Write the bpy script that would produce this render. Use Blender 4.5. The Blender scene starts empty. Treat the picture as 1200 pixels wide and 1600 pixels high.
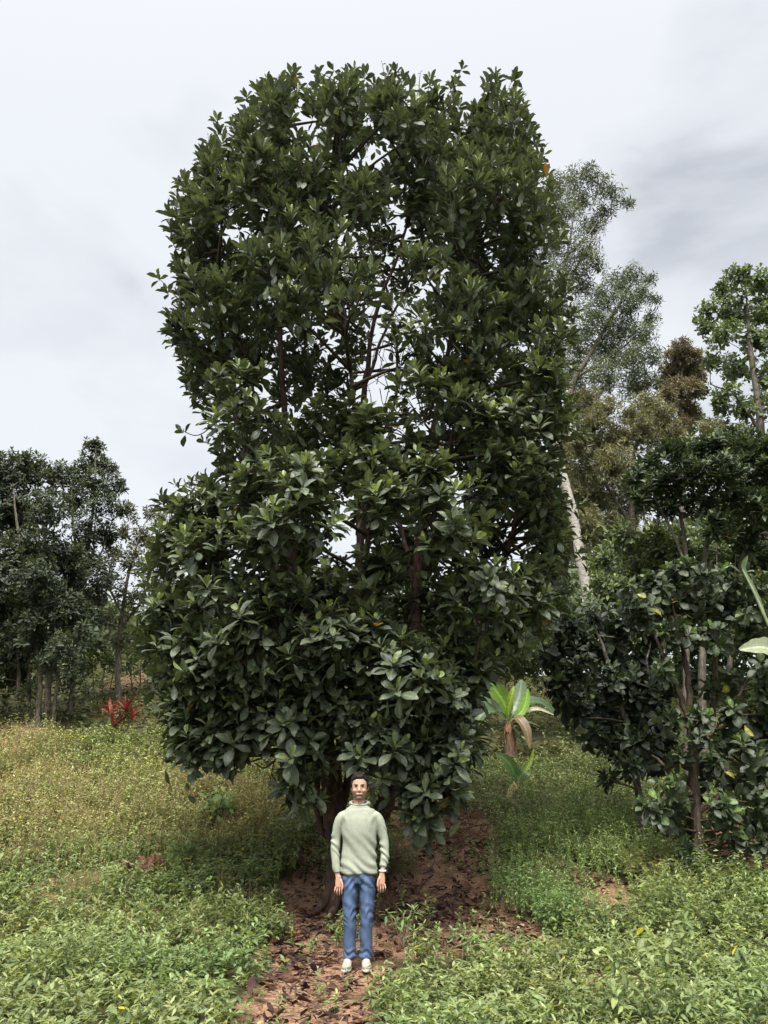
import bpy, math, random
import numpy as np
from mathutils import Vector, Matrix
SC = bpy.context.scene
COL = SC.collection
rng = np.random.default_rng(7)
random.seed(7)
R = math.radians
# ------------------------------------------------------------------ camera
PITCH = R(20.9); FPX = 26/36*1600; CAMZ = 1.6
cd = bpy.data.cameras.new('camera'); cam = bpy.data.objects.new('camera', cd); COL.objects.link(cam)
cam.location = (0, 0, CAMZ); cam.rotation_euler = (math.pi/2+PITCH, 0, 0)
cd.sensor_fit = 'VERTICAL'; cd.sensor_height = 36; cd.lens = 26; cd.clip_end = 2000; cd.clip_start = .05
SC.camera = cam
SC.view_settings.view_transform = 'Standard'; SC.view_settings.look = 'None'
SC.view_settings.gamma = 1; SC.view_settings.use_curve_mapping = False
SC.view_settings.exposure = 2.3
SUN_EL = 64; SUN_AZ = 188      # compass style: 0 = +Y, clockwise; behind and left of the camera
# ------------------------------------------------------------------ world
W = bpy.data.worlds.new('World'); SC.world = W; W.use_nodes = True
nt = W.node_tree; nt.nodes.clear()
def N(t, **k):
    n = nt.nodes.new(t)
    for a, b in k.items(): setattr(n, a, b)
    return n
out = N('ShaderNodeOutputWorld'); bg = N('ShaderNodeBackground'); bg.inputs[1].default_value = .1
sky = N('ShaderNodeTexSky', sky_type='NISHITA', sun_disc=False, sun_elevation=R(SUN_EL), sun_rotation=R(SUN_AZ))
sky.air_density = 1; sky.dust_density = 3
tc = N('ShaderNodeTexCoord')
mp = N('ShaderNodeMapping'); mp.inputs['Scale'].default_value = (1.2, 1.2, 2.6); mp.inputs['Location'].default_value = (.35, .1, .2)
nz = N('ShaderNodeTexNoise'); nz.inputs['Scale'].default_value = 2.2; nz.inputs['Detail'].default_value = 6
nz.inputs['Roughness'].default_value = .5; nz.inputs['Distortion'].default_value = .35
ramp = N('ShaderNodeValToRGB')
ramp.color_ramp.elements[0].position = .36; ramp.color_ramp.elements[0].color = (1.16, 1.20, 1.26, 1)
ramp.color_ramp.elements[1].position = .60; ramp.color_ramp.elements[1].color = (1.80, 1.84, 1.88, 1)
e = ramp.color_ramp.elements.new(.47); e.color = (1.62, 1.66, 1.72, 1)
# grey rain cloud towards the right
sep = N('ShaderNodeVectorMath', operation='DOT_PRODUCT'); sep.inputs[1].default_value = Vector((.50, .86, .60)).normalized()
cr2 = N('ShaderNodeMapRange'); cr2.inputs['From Min'].default_value = .935; cr2.inputs['From Max'].default_value = 1.0
cr2.inputs['To Min'].default_value = 0; cr2.inputs['To Max'].default_value = .25
sub = N('ShaderNodeMath', operation='SUBTRACT'); sub.use_clamp = True
gl = N('ShaderNodeVectorMath', operation='DOT_PRODUCT'); gl.inputs[1].default_value = (math.sin(R(SUN_AZ))*math.cos(R(SUN_EL)), math.cos(R(SUN_AZ))*math.cos(R(SUN_EL)), math.sin(R(SUN_EL)))
gc = N('ShaderNodeMath', operation='MAXIMUM'); gc.inputs[1].default_value = 0; gp = N('ShaderNodeMath', operation='POWER'); gp.inputs[1].default_value = 7
gs = N('ShaderNodeVectorMath', operation='SCALE'); gs.inputs[0].default_value = (12.5, 12.1, 11.4); gadd = N('ShaderNodeVectorMath', operation='ADD')   # glow added round the out-of-view sun to brighten the scene
mixc = N('ShaderNodeMixRGB'); mixc.inputs[0].default_value = .93
L = nt.links.new
L(tc.outputs['Generated'], mp.inputs[0]); L(mp.outputs[0], nz.inputs['Vector'])
L(tc.outputs['Generated'], sep.inputs[0]); L(sep.outputs['Value'], cr2.inputs['Value'])
add = N('ShaderNodeMath', operation='ADD'); add.inputs[1].default_value = .17
L(nz.outputs['Fac'], add.inputs[0]); L(add.outputs[0], sub.inputs[0]); L(cr2.outputs[0], sub.inputs[1])
L(sub.outputs[0], ramp.inputs[0]); L(sky.outputs[0], mixc.inputs[1]); L(ramp.outputs[0], mixc.inputs[2])
L(tc.outputs['Generated'], gl.inputs[0]); L(gl.outputs['Value'], gc.inputs[0]); L(gc.outputs[0], gp.inputs[0]); L(gp.outputs[0], gs.inputs['Scale']); L(mixc.outputs[0], gadd.inputs[0]); L(gs.outputs[0], gadd.inputs[1]); L(gadd.outputs[0], bg.inputs[0]); L(bg.outputs[0], out.inputs[0])
sd = bpy.data.lights.new('sun', 'SUN'); sd.energy = 1.2; sd.angle = R(22); sd.color = (1, .96, .88)
so = bpy.data.objects.new('sun', sd); COL.objects.link(so)
dirv = Vector((math.sin(R(SUN_AZ))*math.cos(R(SUN_EL)), math.cos(R(SUN_AZ))*math.cos(R(SUN_EL)), math.sin(R(SUN_EL))))
so.rotation_euler = dirv.to_track_quat('Z', 'Y').to_euler()
# ------------------------------------------------------------------ geometry of the place
cP, sP = math.cos(PITCH), math.sin(PITCH)
def at(px, py, Y):
    """point of the place at ground distance Y seen in direction (px,py) of the photo"""
    u = (px-600)/FPX; v = (800-py)/FPX
    dy = cP - v*sP; dz = sP + v*cP
    t = Y/dy
    return np.array([u*t, Y, CAMZ+dz*t])
def proj(P):
    P = np.asarray(P, float); x = P[..., 0]; y = P[..., 1]; z = P[..., 2]-CAMZ
    d = y*cP+z*sP; w = z*cP-y*sP
    return 600+FPX*x/d, 800-FPX*w/d, d
def wav(x, y, s, seed=0):
    x = np.asarray(x)*s; y = np.asarray(y)*s; a = seed*1.7
    return (np.sin(x*1.3+y*.7+a)+np.sin(-x*.6+y*1.5+2.1*a+1)+np.sin(x*2.3-y*1.1+.5*a+2)*.7+np.sin(x*.9+y*2.9+a*3)*.6)/3.3
def zg(x, y):
    x = np.asarray(x, float); y = np.asarray(y, float)
    m = .285-.03*np.tanh(x/6)
    z = m*.9*np.logaddexp(0, (y-9.9)/.9)
    z = 8.6-np.logaddexp(0, (8.6-z)/.8)*.8
    far = np.clip((y-10)/8, 0, 1)
    z = z+.05*wav(x, y, 1.1)*np.clip((np.abs(y-8.2)+np.abs(x+.26))/2, .2, 1)+far*.22*wav(x, y, .35, 2)
    return z
def G(px, py):
    a = at(px, py, 1.0); c = np.array([0, 0, CAMZ]); d = a-c
    t = np.arange(4, 70, .04); P = c+t[:, None]*d
    h = P[:, 2]-zg(P[:, 0], P[:, 1]); k = np.where(h <= 0)[0]
    i = k[0] if len(k) else len(t)-1
    p = P[i].copy(); p[2] = float(zg(p[0], p[1])); return p
# ------------------------------------------------------------------ mesh helpers
def tag(o, label=None, cat=None, group=None, kind=None):
    if label: o['label'] = label
    if cat: o['category'] = cat
    if group: o['group'] = group
    if kind: o['kind'] = kind
    return o
def empty(name, loc):
    o = bpy.data.objects.new(name, None); COL.objects.link(o); o.location = loc; o.empty_display_size = .2
    return o
def link(name, me, mat, parent=None):
    o = bpy.data.objects.new(name, me); COL.objects.link(o)
    if mat: me.materials.append(mat)
    if parent is not None:
        o.parent = parent; o.matrix_parent_inverse = Matrix.Translation(-Vector(parent.location))
    return o
def mesh_np(name, V, F4, F3=None, col=None, uv=None, smooth=True):
    me = bpy.data.meshes.new(name); V = np.asarray(V, np.float32)
    me.vertices.add(len(V)); me.vertices.foreach_set('co', V.ravel())
    parts = []; tot = []
    if F4 is not None and len(F4): parts.append(np.asarray(F4, np.int32).ravel()); tot.append(np.full(len(F4), 4, np.int32))
    if F3 is not None and len(F3): parts.append(np.asarray(F3, np.int32).ravel()); tot.append(np.full(len(F3), 3, np.int32))
    vi = np.concatenate(parts); tt = np.concatenate(tot); st = np.concatenate([[0], np.cumsum(tt)[:-1]]).astype(np.int32)
    me.loops.add(len(vi)); me.loops.foreach_set('vertex_index', vi)
    me.polygons.add(len(tt)); me.polygons.foreach_set('loop_start', st)
    me.polygons.foreach_set('use_smooth', np.full(len(tt), smooth))
    if col is not None:
        ca = me.color_attributes.new('Col', 'FLOAT_COLOR', 'POINT')
        c4 = np.ones((len(V), 4), np.float32); c4[:, :3] = col; ca.data.foreach_set('color', c4.ravel())
    if uv is not None:
        ul = me.uv_layers.new(name='UVMap'); ul.data.foreach_set('uv', np.asarray(uv, np.float32)[vi].ravel())
    me.update(calc_edges=True); return me
def nrm(a): return a/np.maximum(np.linalg.norm(a, axis=-1, keepdims=True), 1e-9)
TEMPL = {
 'ovate':  ([0, .12, .32, .56, .80, .94, 1], [.06, .28, .72, 1.0, .76, .33, .02]),
 'lance':  ([0, .15, .45, .75, 1], [.05, .6, 1.0, .62, .02]),
 'mid':    ([0, .3, .65, 1], [.08, .75, 1.0, .05]),
 'blade':  ([0, .5, 1], [1.0, .8, .1]),
}
class Leaves:
    def __init__(s): s.a = []
    def add(s, P, D, Nn, Ln, Wd, C, curl=.15, fold=.25):
        P = np.atleast_2d(P); n = len(P)
        f = lambda v: np.broadcast_to(np.asarray(v, float), (n,)).copy()
        g = lambda v: np.broadcast_to(np.asarray(v, float), (n, 3)).copy()
        s.a.append((P, g(D), g(Nn), f(Ln), f(Wd), g(C), f(curl), f(fold)))
    def mesh(s, name, templ):
        P, D, Nn, Ln, Wd, C, cu, fo = [np.concatenate([b[i] for b in s.a]) for i in range(8)]
        D = nrm(D); Nn = nrm(Nn-(Nn*D).sum(-1, keepdims=True)*D); S = np.cross(D, Nn); n = len(P)
        if templ == 'diamond':
            U = np.array([0, .45, 1, .45]); Vv = np.array([0, -1., 0, 1.]); wp = np.array([0, 1., 0, 1.])
            F3 = np.array([[0, 1, 2], [0, 2, 3]]); F4 = None
        else:
            us, ws = TEMPL[templ]; k = len(us)
            U = np.repeat(us, 3); wp = np.repeat(ws, 3); Vv = np.tile([-1., 0, 1.], k)
            q = []
            for i in range(k-1):
                for j in (0, 1): q.append([3*i+j, 3*i+j+1, 3*i+4+j, 3*i+3+j])
            F4 = np.array(q); F3 = None
        m = len(U); x = Vv*wp
        wave = .06*np.sin(U*11)*np.abs(Vv)
        V = (P[:, None]+D[:, None]*(Ln[:, None]*(U-.12*U*U)[None])[..., None]+S[:, None]*(Wd[:, None]*.5*x[None])[..., None]
             + Nn[:, None]*(-cu[:, None]*Ln[:, None]*(U**2)[None]+fo[:, None]*Wd[:, None]*.5*np.abs(x)[None]+Wd[:, None]*wave[None])[..., None])
        off = (np.arange(n)*m)[:, None, None]
        f4 = (F4[None]+off).reshape(-1, 4) if F4 is not None else None
        f3 = (F3[None]+off).reshape(-1, 3) if F3 is not None else None
        uv = np.stack([np.tile(Vv*.5+.5, n), np.tile(U, n)], -1)
        return mesh_np(name, V.reshape(-1, 3), f4, f3, np.repeat(C, m, 0), uv)
class Tubes:
    def __init__(s): s.V = []; s.F = []; s.n = 0
    def add(s, pts, rad, k=6, rough=0.0):
        pts = np.asarray(pts, float); n = len(pts); rad = np.broadcast_to(rad, (n,))
        T = nrm(np.gradient(pts, axis=0)); ref = np.array([.3, 1, .1]) if abs(T[0][2]) > .6 else np.array([0, .1, 1.])
        A = nrm(np.cross(T, ref)); B = np.cross(T, A)
        th = np.arange(k)/k*2*np.pi
        rr = rad[:, None]*(1+rough*(rng.random((n, k))-.5)*2) if rough else np.repeat(rad[:, None], k, 1)
        V = pts[:, None]+(A[:, None]*np.cos(th)[None, :, None]+B[:, None]*np.sin(th)[None, :, None])*rr[..., None]
        i = np.arange(n-1)[:, None]*k; j = np.arange(k)[None]; j2 = (j+1) % k
        F = np.stack([i+j, i+j2, i+k+j2, i+k+j], -1).reshape(-1, 4)+s.n
        s.V.append(V.reshape(-1, 3)); s.F.append(F); s.n += n*k
    def mesh(s, name): return mesh_np(name, np.concatenate(s.V), np.concatenate(s.F))
def spline(pts, m=6):
    """Catmull-Rom through the rows of pts (any width)"""
    p = np.asarray(pts, float); p = np.vstack([2*p[0]-p[1], p, 2*p[-1]-p[-2]]); o = []
    for i in range(1, len(p)-2):
        t = np.linspace(0, 1, m, endpoint=False)[:, None]; a, b, c, d = p[i-1:i+3]
        o.append(.5*((2*b)+(c-a)*t+(2*a-5*b+4*c-d)*t**2+(3*b-a-3*c+d)*t**3))
    return np.vstack(o+[p[-2:-1]])
# ------------------------------------------------------------------ materials
def newmat(name):
    m = bpy.data.materials.new(name); m.use_nodes = True; t = m.node_tree; t.nodes.clear()
    return m, t, (lambda ty, **k: [n := t.nodes.new(ty), [setattr(n, a, b) for a, b in k.items()]][0])
def leafmat(name, rough=.42, trans=.22, spec=.5, under=1.5, rib=1.5, mottle=.35):
    m, t, M = newmat(name); l = t.links.new
    o = M('ShaderNodeOutputMaterial'); p = M('ShaderNodeBsdfPrincipled'); tr = M('ShaderNodeBsdfTranslucent'); mx = M('ShaderNodeMixShader')
    at_ = M('ShaderNodeAttribute', attribute_name='Col'); geo = M('ShaderNodeNewGeometry'); tcn = M('ShaderNodeTexCoord')
    no = M('ShaderNodeTexNoise'); no.inputs['Scale'].default_value = 23; no.inputs['Detail'].default_value = 3
    l(tcn.outputs['Object'], no.inputs['Vector'])
    mr = M('ShaderNodeMapRange'); mr.inputs['From Min'].default_value = .3; mr.inputs['From Max'].default_value = .7
    mr.inputs['To Min'].default_value = 1-mottle; mr.inputs['To Max'].default_value = 1+mottle; l(no.outputs['Fac'], mr.inputs['Value'])
    # rib and side veins from the leaf's own coordinates
    sx = M('ShaderNodeSeparateXYZ'); l(tcn.outputs['UV'], sx.inputs[0])
    a1 = M('ShaderNodeMath', operation='SUBTRACT'); a1.inputs[1].default_value = .5; l(sx.outputs[0], a1.inputs[0])
    a2 = M('ShaderNodeMath', operation='ABSOLUTE'); l(a1.outputs[0], a2.inputs[0])
    rb = M('ShaderNodeMapRange'); rb.inputs['From Min'].default_value = .03; rb.inputs['From Max'].default_value = .09
    rb.inputs['To Min'].default_value = rib; rb.inputs['To Max'].default_value = 1; l(a2.outputs[0], rb.inputs['Value'])
    vv = M('ShaderNodeMath', operation='MULTIPLY_ADD'); vv.inputs[1].default_value = -1.2; l(a2.outputs[0], vv.inputs[0]); l(sx.outputs[1], vv.inputs[2])
    vs = M('ShaderNodeMath', operation='MULTIPLY'); vs.inputs[1].default_value = 55; l(vv.outputs[0], vs.inputs[0])
    vn = M('ShaderNodeMath', operation='SINE'); l(vs.outputs[0], vn.inputs[0])
    bp = M('ShaderNodeBump'); bp.inputs['Strength'].default_value = .25; bp.inputs['Distance'].default_value = .004; l(vn.outputs[0], bp.inputs['Height'])
    un = M('ShaderNodeMapRange'); un.inputs['To Min'].default_value = 1; un.inputs['To Max'].default_value = under; l(geo.outputs['Backfacing'], un.inputs['Value'])
    m1 = M('ShaderNodeMath', operation='MULTIPLY'); l(mr.outputs[0], m1.inputs[0]); l(rb.outputs[0], m1.inputs[1])
    m2 = M('ShaderNodeMath', operation='MULTIPLY'); l(m1.outputs[0], m2.inputs[0]); l(un.outputs[0], m2.inputs[1])
    vm = M('ShaderNodeVectorMath', operation='SCALE'); l(at_.outputs['Color'], vm.inputs[0]); l(m2.outputs[0], vm.inputs['Scale'])
    l(vm.outputs[0], p.inputs['Base Color']); p.inputs['Roughness'].default_value = rough
    p.inputs['Specular IOR Level'].default_value = spec; l(bp.outputs[0], p.inputs['Normal'])
    hs = M('ShaderNodeVectorMath', operation='MULTIPLY'); hs.inputs[1].default_value = (1.4, 1.3, .7); l(vm.outputs[0], hs.inputs[0]); l(hs.outputs[0], tr.inputs['Color'])
    mx.inputs[0].default_value = trans; l(p.outputs[0], mx.inputs[1]); l(tr.outputs[0], mx.inputs[2]); l(mx.outputs[0], o.inputs[0])
    return m
def surfmat(name, stops, scale=6, detail=6, rough=.85, bump=.4, bdist=.02, stretch=(1, 1, 1), spec=.3, dist=0):
    m, t, M = newmat(name); l = t.links.new
    o = M('ShaderNodeOutputMaterial'); p = M('ShaderNodeBsdfPrincipled'); tcn = M('ShaderNodeTexCoord'); mpn = M('ShaderNodeMapping')
    mpn.inputs['Scale'].default_value = stretch; no = M('ShaderNodeTexNoise'); no.inputs['Scale'].default_value = scale
    no.inputs['Detail'].default_value = detail; no.inputs['Roughness'].default_value = .62; no.inputs['Distortion'].default_value = dist
    cr = M('ShaderNodeValToRGB'); el = cr.color_ramp.elements
    while len(el) < len(stops): el.new(.5)
    for i, (ps, c) in enumerate(stops): el[i].position = ps; el[i].color = (*c, 1)
    b = M('ShaderNodeBump'); b.inputs['Strength'].default_value = bump; b.inputs['Distance'].default_value = bdist
    l(tcn.outputs['Object'], mpn.inputs[0]); l(mpn.outputs[0], no.inputs['Vector']); l(no.outputs['Fac'], cr.inputs[0])
    l(cr.outputs[0], p.inputs['Base Color']); l(no.outputs['Fac'], b.inputs['Height']); l(b.outputs[0], p.inputs['Normal'])
    p.inputs['Roughness'].default_value = rough; p.inputs['Specular IOR Level'].default_value = spec; l(p.outputs[0], o.inputs[0])
    return m
def attrmat(name, rough=.7, spec=.3, nscale=60, namt=.15, bump=0, sub=0, stretch=(1, 1, 1)):
    m, t, M = newmat(name); l = t.links.new
    o = M('ShaderNodeOutputMaterial'); p = M('ShaderNodeBsdfPrincipled'); a = M('ShaderNodeAttribute', attribute_name='Col')
    tcn = M('ShaderNodeTexCoord'); mpn = M('ShaderNodeMapping'); mpn.inputs['Scale'].default_value = stretch
    no = M('ShaderNodeTexNoise'); no.inputs['Scale'].default_value = nscale; no.inputs['Detail'].default_value = 4
    l(tcn.outputs['Object'], mpn.inputs[0]); l(mpn.outputs[0], no.inputs['Vector'])
    mr = M('ShaderNodeMapRange'); mr.inputs['From Min'].default_value = .3; mr.inputs['From Max'].default_value = .7
    mr.inputs['To Min'].default_value = 1-namt; mr.inputs['To Max'].default_value = 1+namt; l(no.outputs['Fac'], mr.inputs['Value'])
    vm = M('ShaderNodeVectorMath', operation='SCALE'); l(a.outputs['Color'], vm.inputs[0]); l(mr.outputs[0], vm.inputs['Scale'])
    l(vm.outputs[0], p.inputs['Base Color']); p.inputs['Roughness'].default_value = rough; p.inputs['Specular IOR Level'].default_value = spec
    if sub: p.inputs['Subsurface Weight'].default_value = sub; p.inputs['Subsurface Radius'].default_value = (.02, .008, .004)
    if bump:
        b = M('ShaderNodeBump'); b.inputs['Strength'].default_value = bump; b.inputs['Distance'].default_value = .003
        l(no.outputs['Fac'], b.inputs['Height']); l(b.outputs[0], p.inputs['Normal'])
    l(p.outputs[0], o.inputs[0]); return m
M_BIG = leafmat('glossy_leaf', rough=.44, trans=.16, spec=.5, under=1.45)
M_FAR = leafmat('far_leaf', rough=.5, trans=.22, spec=.4, rib=1.0, mottle=.2)
M_HERB = leafmat('herb_leaf', rough=.5, trans=.30, spec=.4, rib=1.25, mottle=.2)
M_DEAD = leafmat('dead_leaf', rough=.75, trans=.03, spec=.2, rib=1.3, under=1.35)
M_BANANA = leafmat('banana_leaf', rough=.4, trans=.35, spec=.5, rib=1.7, mottle=.2)
M_BARK = surfmat('dark_red_bark', [(.3, (.018, .010, .008)), (.5, (.055, .030, .022)), (.68, (.10, .065, .05)), (.8, (.17, .15, .12))], scale=9, stretch=(1.6, 1.6, .45), bump=.9, bdist=.03, dist=.6)
M_BARKB = surfmat('brown_bark', [(.3, (.022, .015, .011)), (.5, (.06, .042, .03)), (.72, (.13, .10, .07))], scale=14, stretch=(2, 2, .5), bump=.8)
M_BARKG = surfmat('grey_bark', [(.3, (.03, .025, .02)), (.5, (.10, .085, .065)), (.72, (.22, .20, .17))], scale=12, stretch=(2, 2, .5), bump=.7)
M_PALE = surfmat('pale_bark', [(.3, (.20, .18, .15)), (.5, (.34, .32, .28)), (.7, (.47, .46, .42))], scale=9, stretch=(1, 1, 2.2), bump=.3)
M_TWIG = surfmat('twig_bark', [(.35, (.035, .025, .018)), (.65, (.10, .08, .055))], scale=20, bump=.3)
M_STRAW = surfmat('dry_twig', [(.3, (.14, .10, .06)), (.7, (.32, .26, .18))], scale=20, bump=.3)
M_REDSTRAW = surfmat('rusty_twig', [(.3, (.06, .03, .02)), (.7, (.20, .10, .06))], scale=20, bump=.3)
#@@GROUND
# ------------------------------------------------------------------ soil mask (world space)
SOIL = []      # x, y, rx, ry, strength
def soil(px, py, rx, ry, s=1.0):
    g = G(px, py); SOIL.append((g[0], g[1], rx, ry, s))
for a in [(480, 1610, .52, .8), (440, 1575, .30, .5), (465, 1545, .40, .5), (520, 1540, .36, .35), (560, 1522, .42, .22), (760, 1475, .5, .35), (690, 1485, .4, .35), (910, 1415, .6, .5), (500, 1530, .5, .45), (470, 1490, .42, .5), (560, 1490, .5, .35), (610, 1480, .5, .35, .9),
          (500, 1440, .45, .7), (470, 1400, .25, .9, .9), (480, 1365, .2, 1.0, .8), (560, 1430, .5, .6), (640, 1460, .6, .5, .8), (700, 1440, .6, .6), (690, 1400, .7, 1.0),
          (770, 1450, .5, .5), (760, 1400, .5, .9), (720, 1350, .6, 1.0), (700, 1310, .8, 1.0, .9), (905, 1395, .62, .8), (870, 1375, .4, .7, .9),
          (830, 1470, .35, .35, .8), (1140, 1345, .9, .8), (1190, 1320, .9, .8), (1200, 1365, .5, .5), (218, 1062, .8, 1.6, .55), (10, 1150, .9, 1.8, .6),
          (110, 1385, .5, .5, .6), (235, 1365, .3, .5, .7), (330, 1450, .25, .2, .6), (650, 1290, .8, 1.5, .6), (960, 1330, .35, .5, .5), (1010, 1345, .5, .6, .6), (960, 1540, .25, .2, .6)]:
    soil(*a)
SOIL = [(b+(1.0,) if len(b) == 4 else b) for b in SOIL]
def soilm(x, y):
    x = np.asarray(x, float); y = np.asarray(y, float); r = np.zeros_like(x)
    jx = x+.12*wav(x, y, 4, 5); jy = y+.18*wav(x, y, 3, 8)
    for a, b, rx, ry, s in SOIL:
        d = ((jx-a)/(rx*1.1))**2+((jy-b)/(ry*1.2))**2
        r = np.maximum(r, s*np.clip(1.9-1.5*d, 0, 1))
    return r
# ------------------------------------------------------------------ ground sheet
def axis(lo, hi, fine_lo, fine_hi, step):
    a = list(np.arange(fine_lo, fine_hi, step)); s = step; v = a[-1]
    while v < hi: s *= 1.18; v += s; a.append(v)
    s = step; v = a[0]
    while v > lo: s *= 1.18; v -= s; a.insert(0, v)
    return np.array(a)
gx = axis(-700, 700, -8, 8, .07); gy = axis(-700, 900, 4.5, 20, .07)
XX, YY = np.meshgrid(gx, gy); ZZ = zg(XX, YY)
nearm = (YY > 4) & (YY < 22) & (np.abs(XX) < 9)
SM = soilm(XX, YY)
ZZ = ZZ+np.where(nearm, .022*wav(XX, YY, 9, 3)*wav(XX, YY, 23, 4)*1.5-.02*SM, 0)
nx, ny = len(gx), len(gy)
i = np.arange(ny-1)[:, None]*nx; j = np.arange(nx-1)[None]
F = np.stack([i+j, i+j+1, i+j+nx+1, i+j+nx], -1).reshape(-1, 4)
cc = np.stack([SM.ravel()]*3, -1)
gm = mesh_np('ground', np.stack([XX.ravel(), YY.ravel(), ZZ.ravel()], -1), F, None, cc)
m, t, M = newmat('ground_soil'); l = t.links.new
o_ = M('ShaderNodeOutputMaterial'); p_ = M('ShaderNodeBsdfPrincipled'); a_ = M('ShaderNodeAttribute', attribute_name='Col'); tcn = M('ShaderNodeTexCoord')
n1 = M('ShaderNodeTexNoise'); n1.inputs['Scale'].default_value = 3.2; n1.inputs['Detail'].default_value = 10; n1.inputs['Roughness'].default_value = .68
n2 = M('ShaderNodeTexNoise'); n2.inputs['Scale'].default_value = 30; n2.inputs['Detail'].default_value = 6; n2.inputs['Roughness'].default_value = .7
l(tcn.outputs['Object'], n1.inputs['Vector']); l(tcn.outputs['Object'], n2.inputs['Vector'])
c1 = M('ShaderNodeValToRGB'); el = c1.color_ramp.elements
el[0].position = .36; el[0].color = (.045, .025, .018, 1); el[1].position = .66; el[1].color = (.42, .26, .165, 1); e = el.new(.5); e.color = (.215, .125, .078, 1)
c2 = M('ShaderNodeValToRGB'); el = c2.color_ramp.elements
el[0].position = .3; el[0].color = (.020, .018, .010, 1); el[1].position = .7; el[1].color = (.07, .07, .025, 1)
am = M('ShaderNodeMath', operation='MULTIPLY_ADD'); am.inputs[1].default_value = .45; l(n2.outputs['Fac'], am.inputs[0])
am2 = M('ShaderNodeMath', operation='MULTIPLY'); am2.inputs[1].default_value = .55; l(n1.outputs['Fac'], am2.inputs[0]); l(am2.outputs[0], am.inputs[2])
l(am.outputs[0], c1.inputs[0]); l(am.outputs[0], c2.inputs[0])
mx = M('ShaderNodeMixRGB'); l(a_.outputs['Fac'], mx.inputs[0]); l(c2.outputs[0], mx.inputs[1]); l(c1.outputs[0], mx.inputs[2])
bb = M('ShaderNodeBump'); bb.inputs['Strength'].default_value = 1; bb.inputs['Distance'].default_value = .03; l(am.outputs[0], bb.inputs['Height'])
l(mx.outputs[0], p_.inputs['Base Color']); l(bb.outputs[0], p_.inputs['Normal']); p_.inputs['Roughness'].default_value = .95
p_.inputs['Specular IOR Level'].default_value = .15; l(p_.outputs[0], o_.inputs[0])
tag(link('ground', gm, m), kind='structure')
#@@FOLIAGE
# ------------------------------------------------------------------ foliage generators
def rosettes(Lv, P, A, K, Ln, Wd, cols, young=.25, spread=(18, 82), curl=(.05, .3), lsc=None):
    """whorls of K leaves at tips P with axes A"""
    n = len(P); A = nrm(A); ref = nrm(rng.normal(size=(n, 3))); X = nrm(np.cross(A, ref)); Y = np.cross(A, X)
    k = np.arange(K); ang = k[None]*2.39996+rng.random((n, 1))*6.28+rng.normal(size=(n, K))*.2
    f = (k/(K-1))[None]*np.ones((n, 1))
    phi = np.radians(spread[0]+(spread[1]-spread[0])*f**.8+rng.normal(size=(n, K))*9)
    rad = X[:, None]*np.cos(ang)[..., None]+Y[:, None]*np.sin(ang)[..., None]
    D = A[:, None]*np.cos(phi)[..., None]+rad*np.sin(phi)[..., None]
    Nn = A[:, None]*np.sin(phi)[..., None]-rad*np.cos(phi)[..., None]
    sag = np.zeros_like(D); sag[..., 2] = -.25*f*rng.random((n, K)); D = nrm(D+sag)
    Nn = Nn+rng.normal(size=Nn.shape)*.12
    base = P[:, None]-A[:, None]*(f*Ln*.55)[..., None]+rad*.01
    ll = Ln*(.62+.38*np.minimum(f*2.2, 1))*(.85+.3*rng.random((n, K)))
    if lsc is not None: ll = ll*lsc[:, None]
    old, mid, yng, odd, podd = cols
    old = np.array(old); mid = np.array(mid); yng = np.array(yng); odd = np.array(odd)
    w = rng.random((n, K, 1)); C = old*(1-w)+mid*w
    vig = (rng.random((n, 1))**.9)[..., None]
    y = np.clip(1-f/young, 0, 1)[..., None]*vig; C = C*(1-y)+yng*y
    C = C*(.8+.4*rng.random((n, 1, 1)))
    od = (rng.random((n, K, 1)) < podd)*(f > .4)[..., None]; C = np.where(od, odd*(.7+.6*rng.random((n, K, 1))), C)
    keep = rng.random((n, K)) < .93
    Lv.add(base[keep], D[keep], Nn[keep], ll[keep], (ll*Wd/Ln*(.85+.3*rng.random((n, K))))[keep], C[keep], curl[0]+rng.random(keep.sum())*(curl[1]-curl[0]), .15+.3*rng.random(keep.sum()))
def twig(T, a, b, r0, r1, k=4, m=4, bow=.12):
    a = np.asarray(a, float); b = np.asarray(b, float); d = b-a; ln = np.linalg.norm(d)
    c = a+d*.5+rng.normal(size=3)*ln*.06+np.array([0, 0, -bow*ln]) ; t = np.linspace(0, 1, m)[:, None]
    T.add((1-t)**2*a+2*t*(1-t)*c+t*t*b, r0+(r1-r0)*t[:, 0], k)
def inpoly(x, y, poly):
    x = np.asarray(x); y = np.asarray(y); c = np.zeros(x.shape, bool); n = len(poly)
    for i in range(n):
        x1, y1 = poly[i]; x2, y2 = poly[i-1]
        hit = ((y1 > y) != (y2 > y)) & (x < (x2-x1)*(y-y1)/(y2-y1+1e-12)+x1); c ^= hit
    return c
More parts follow.
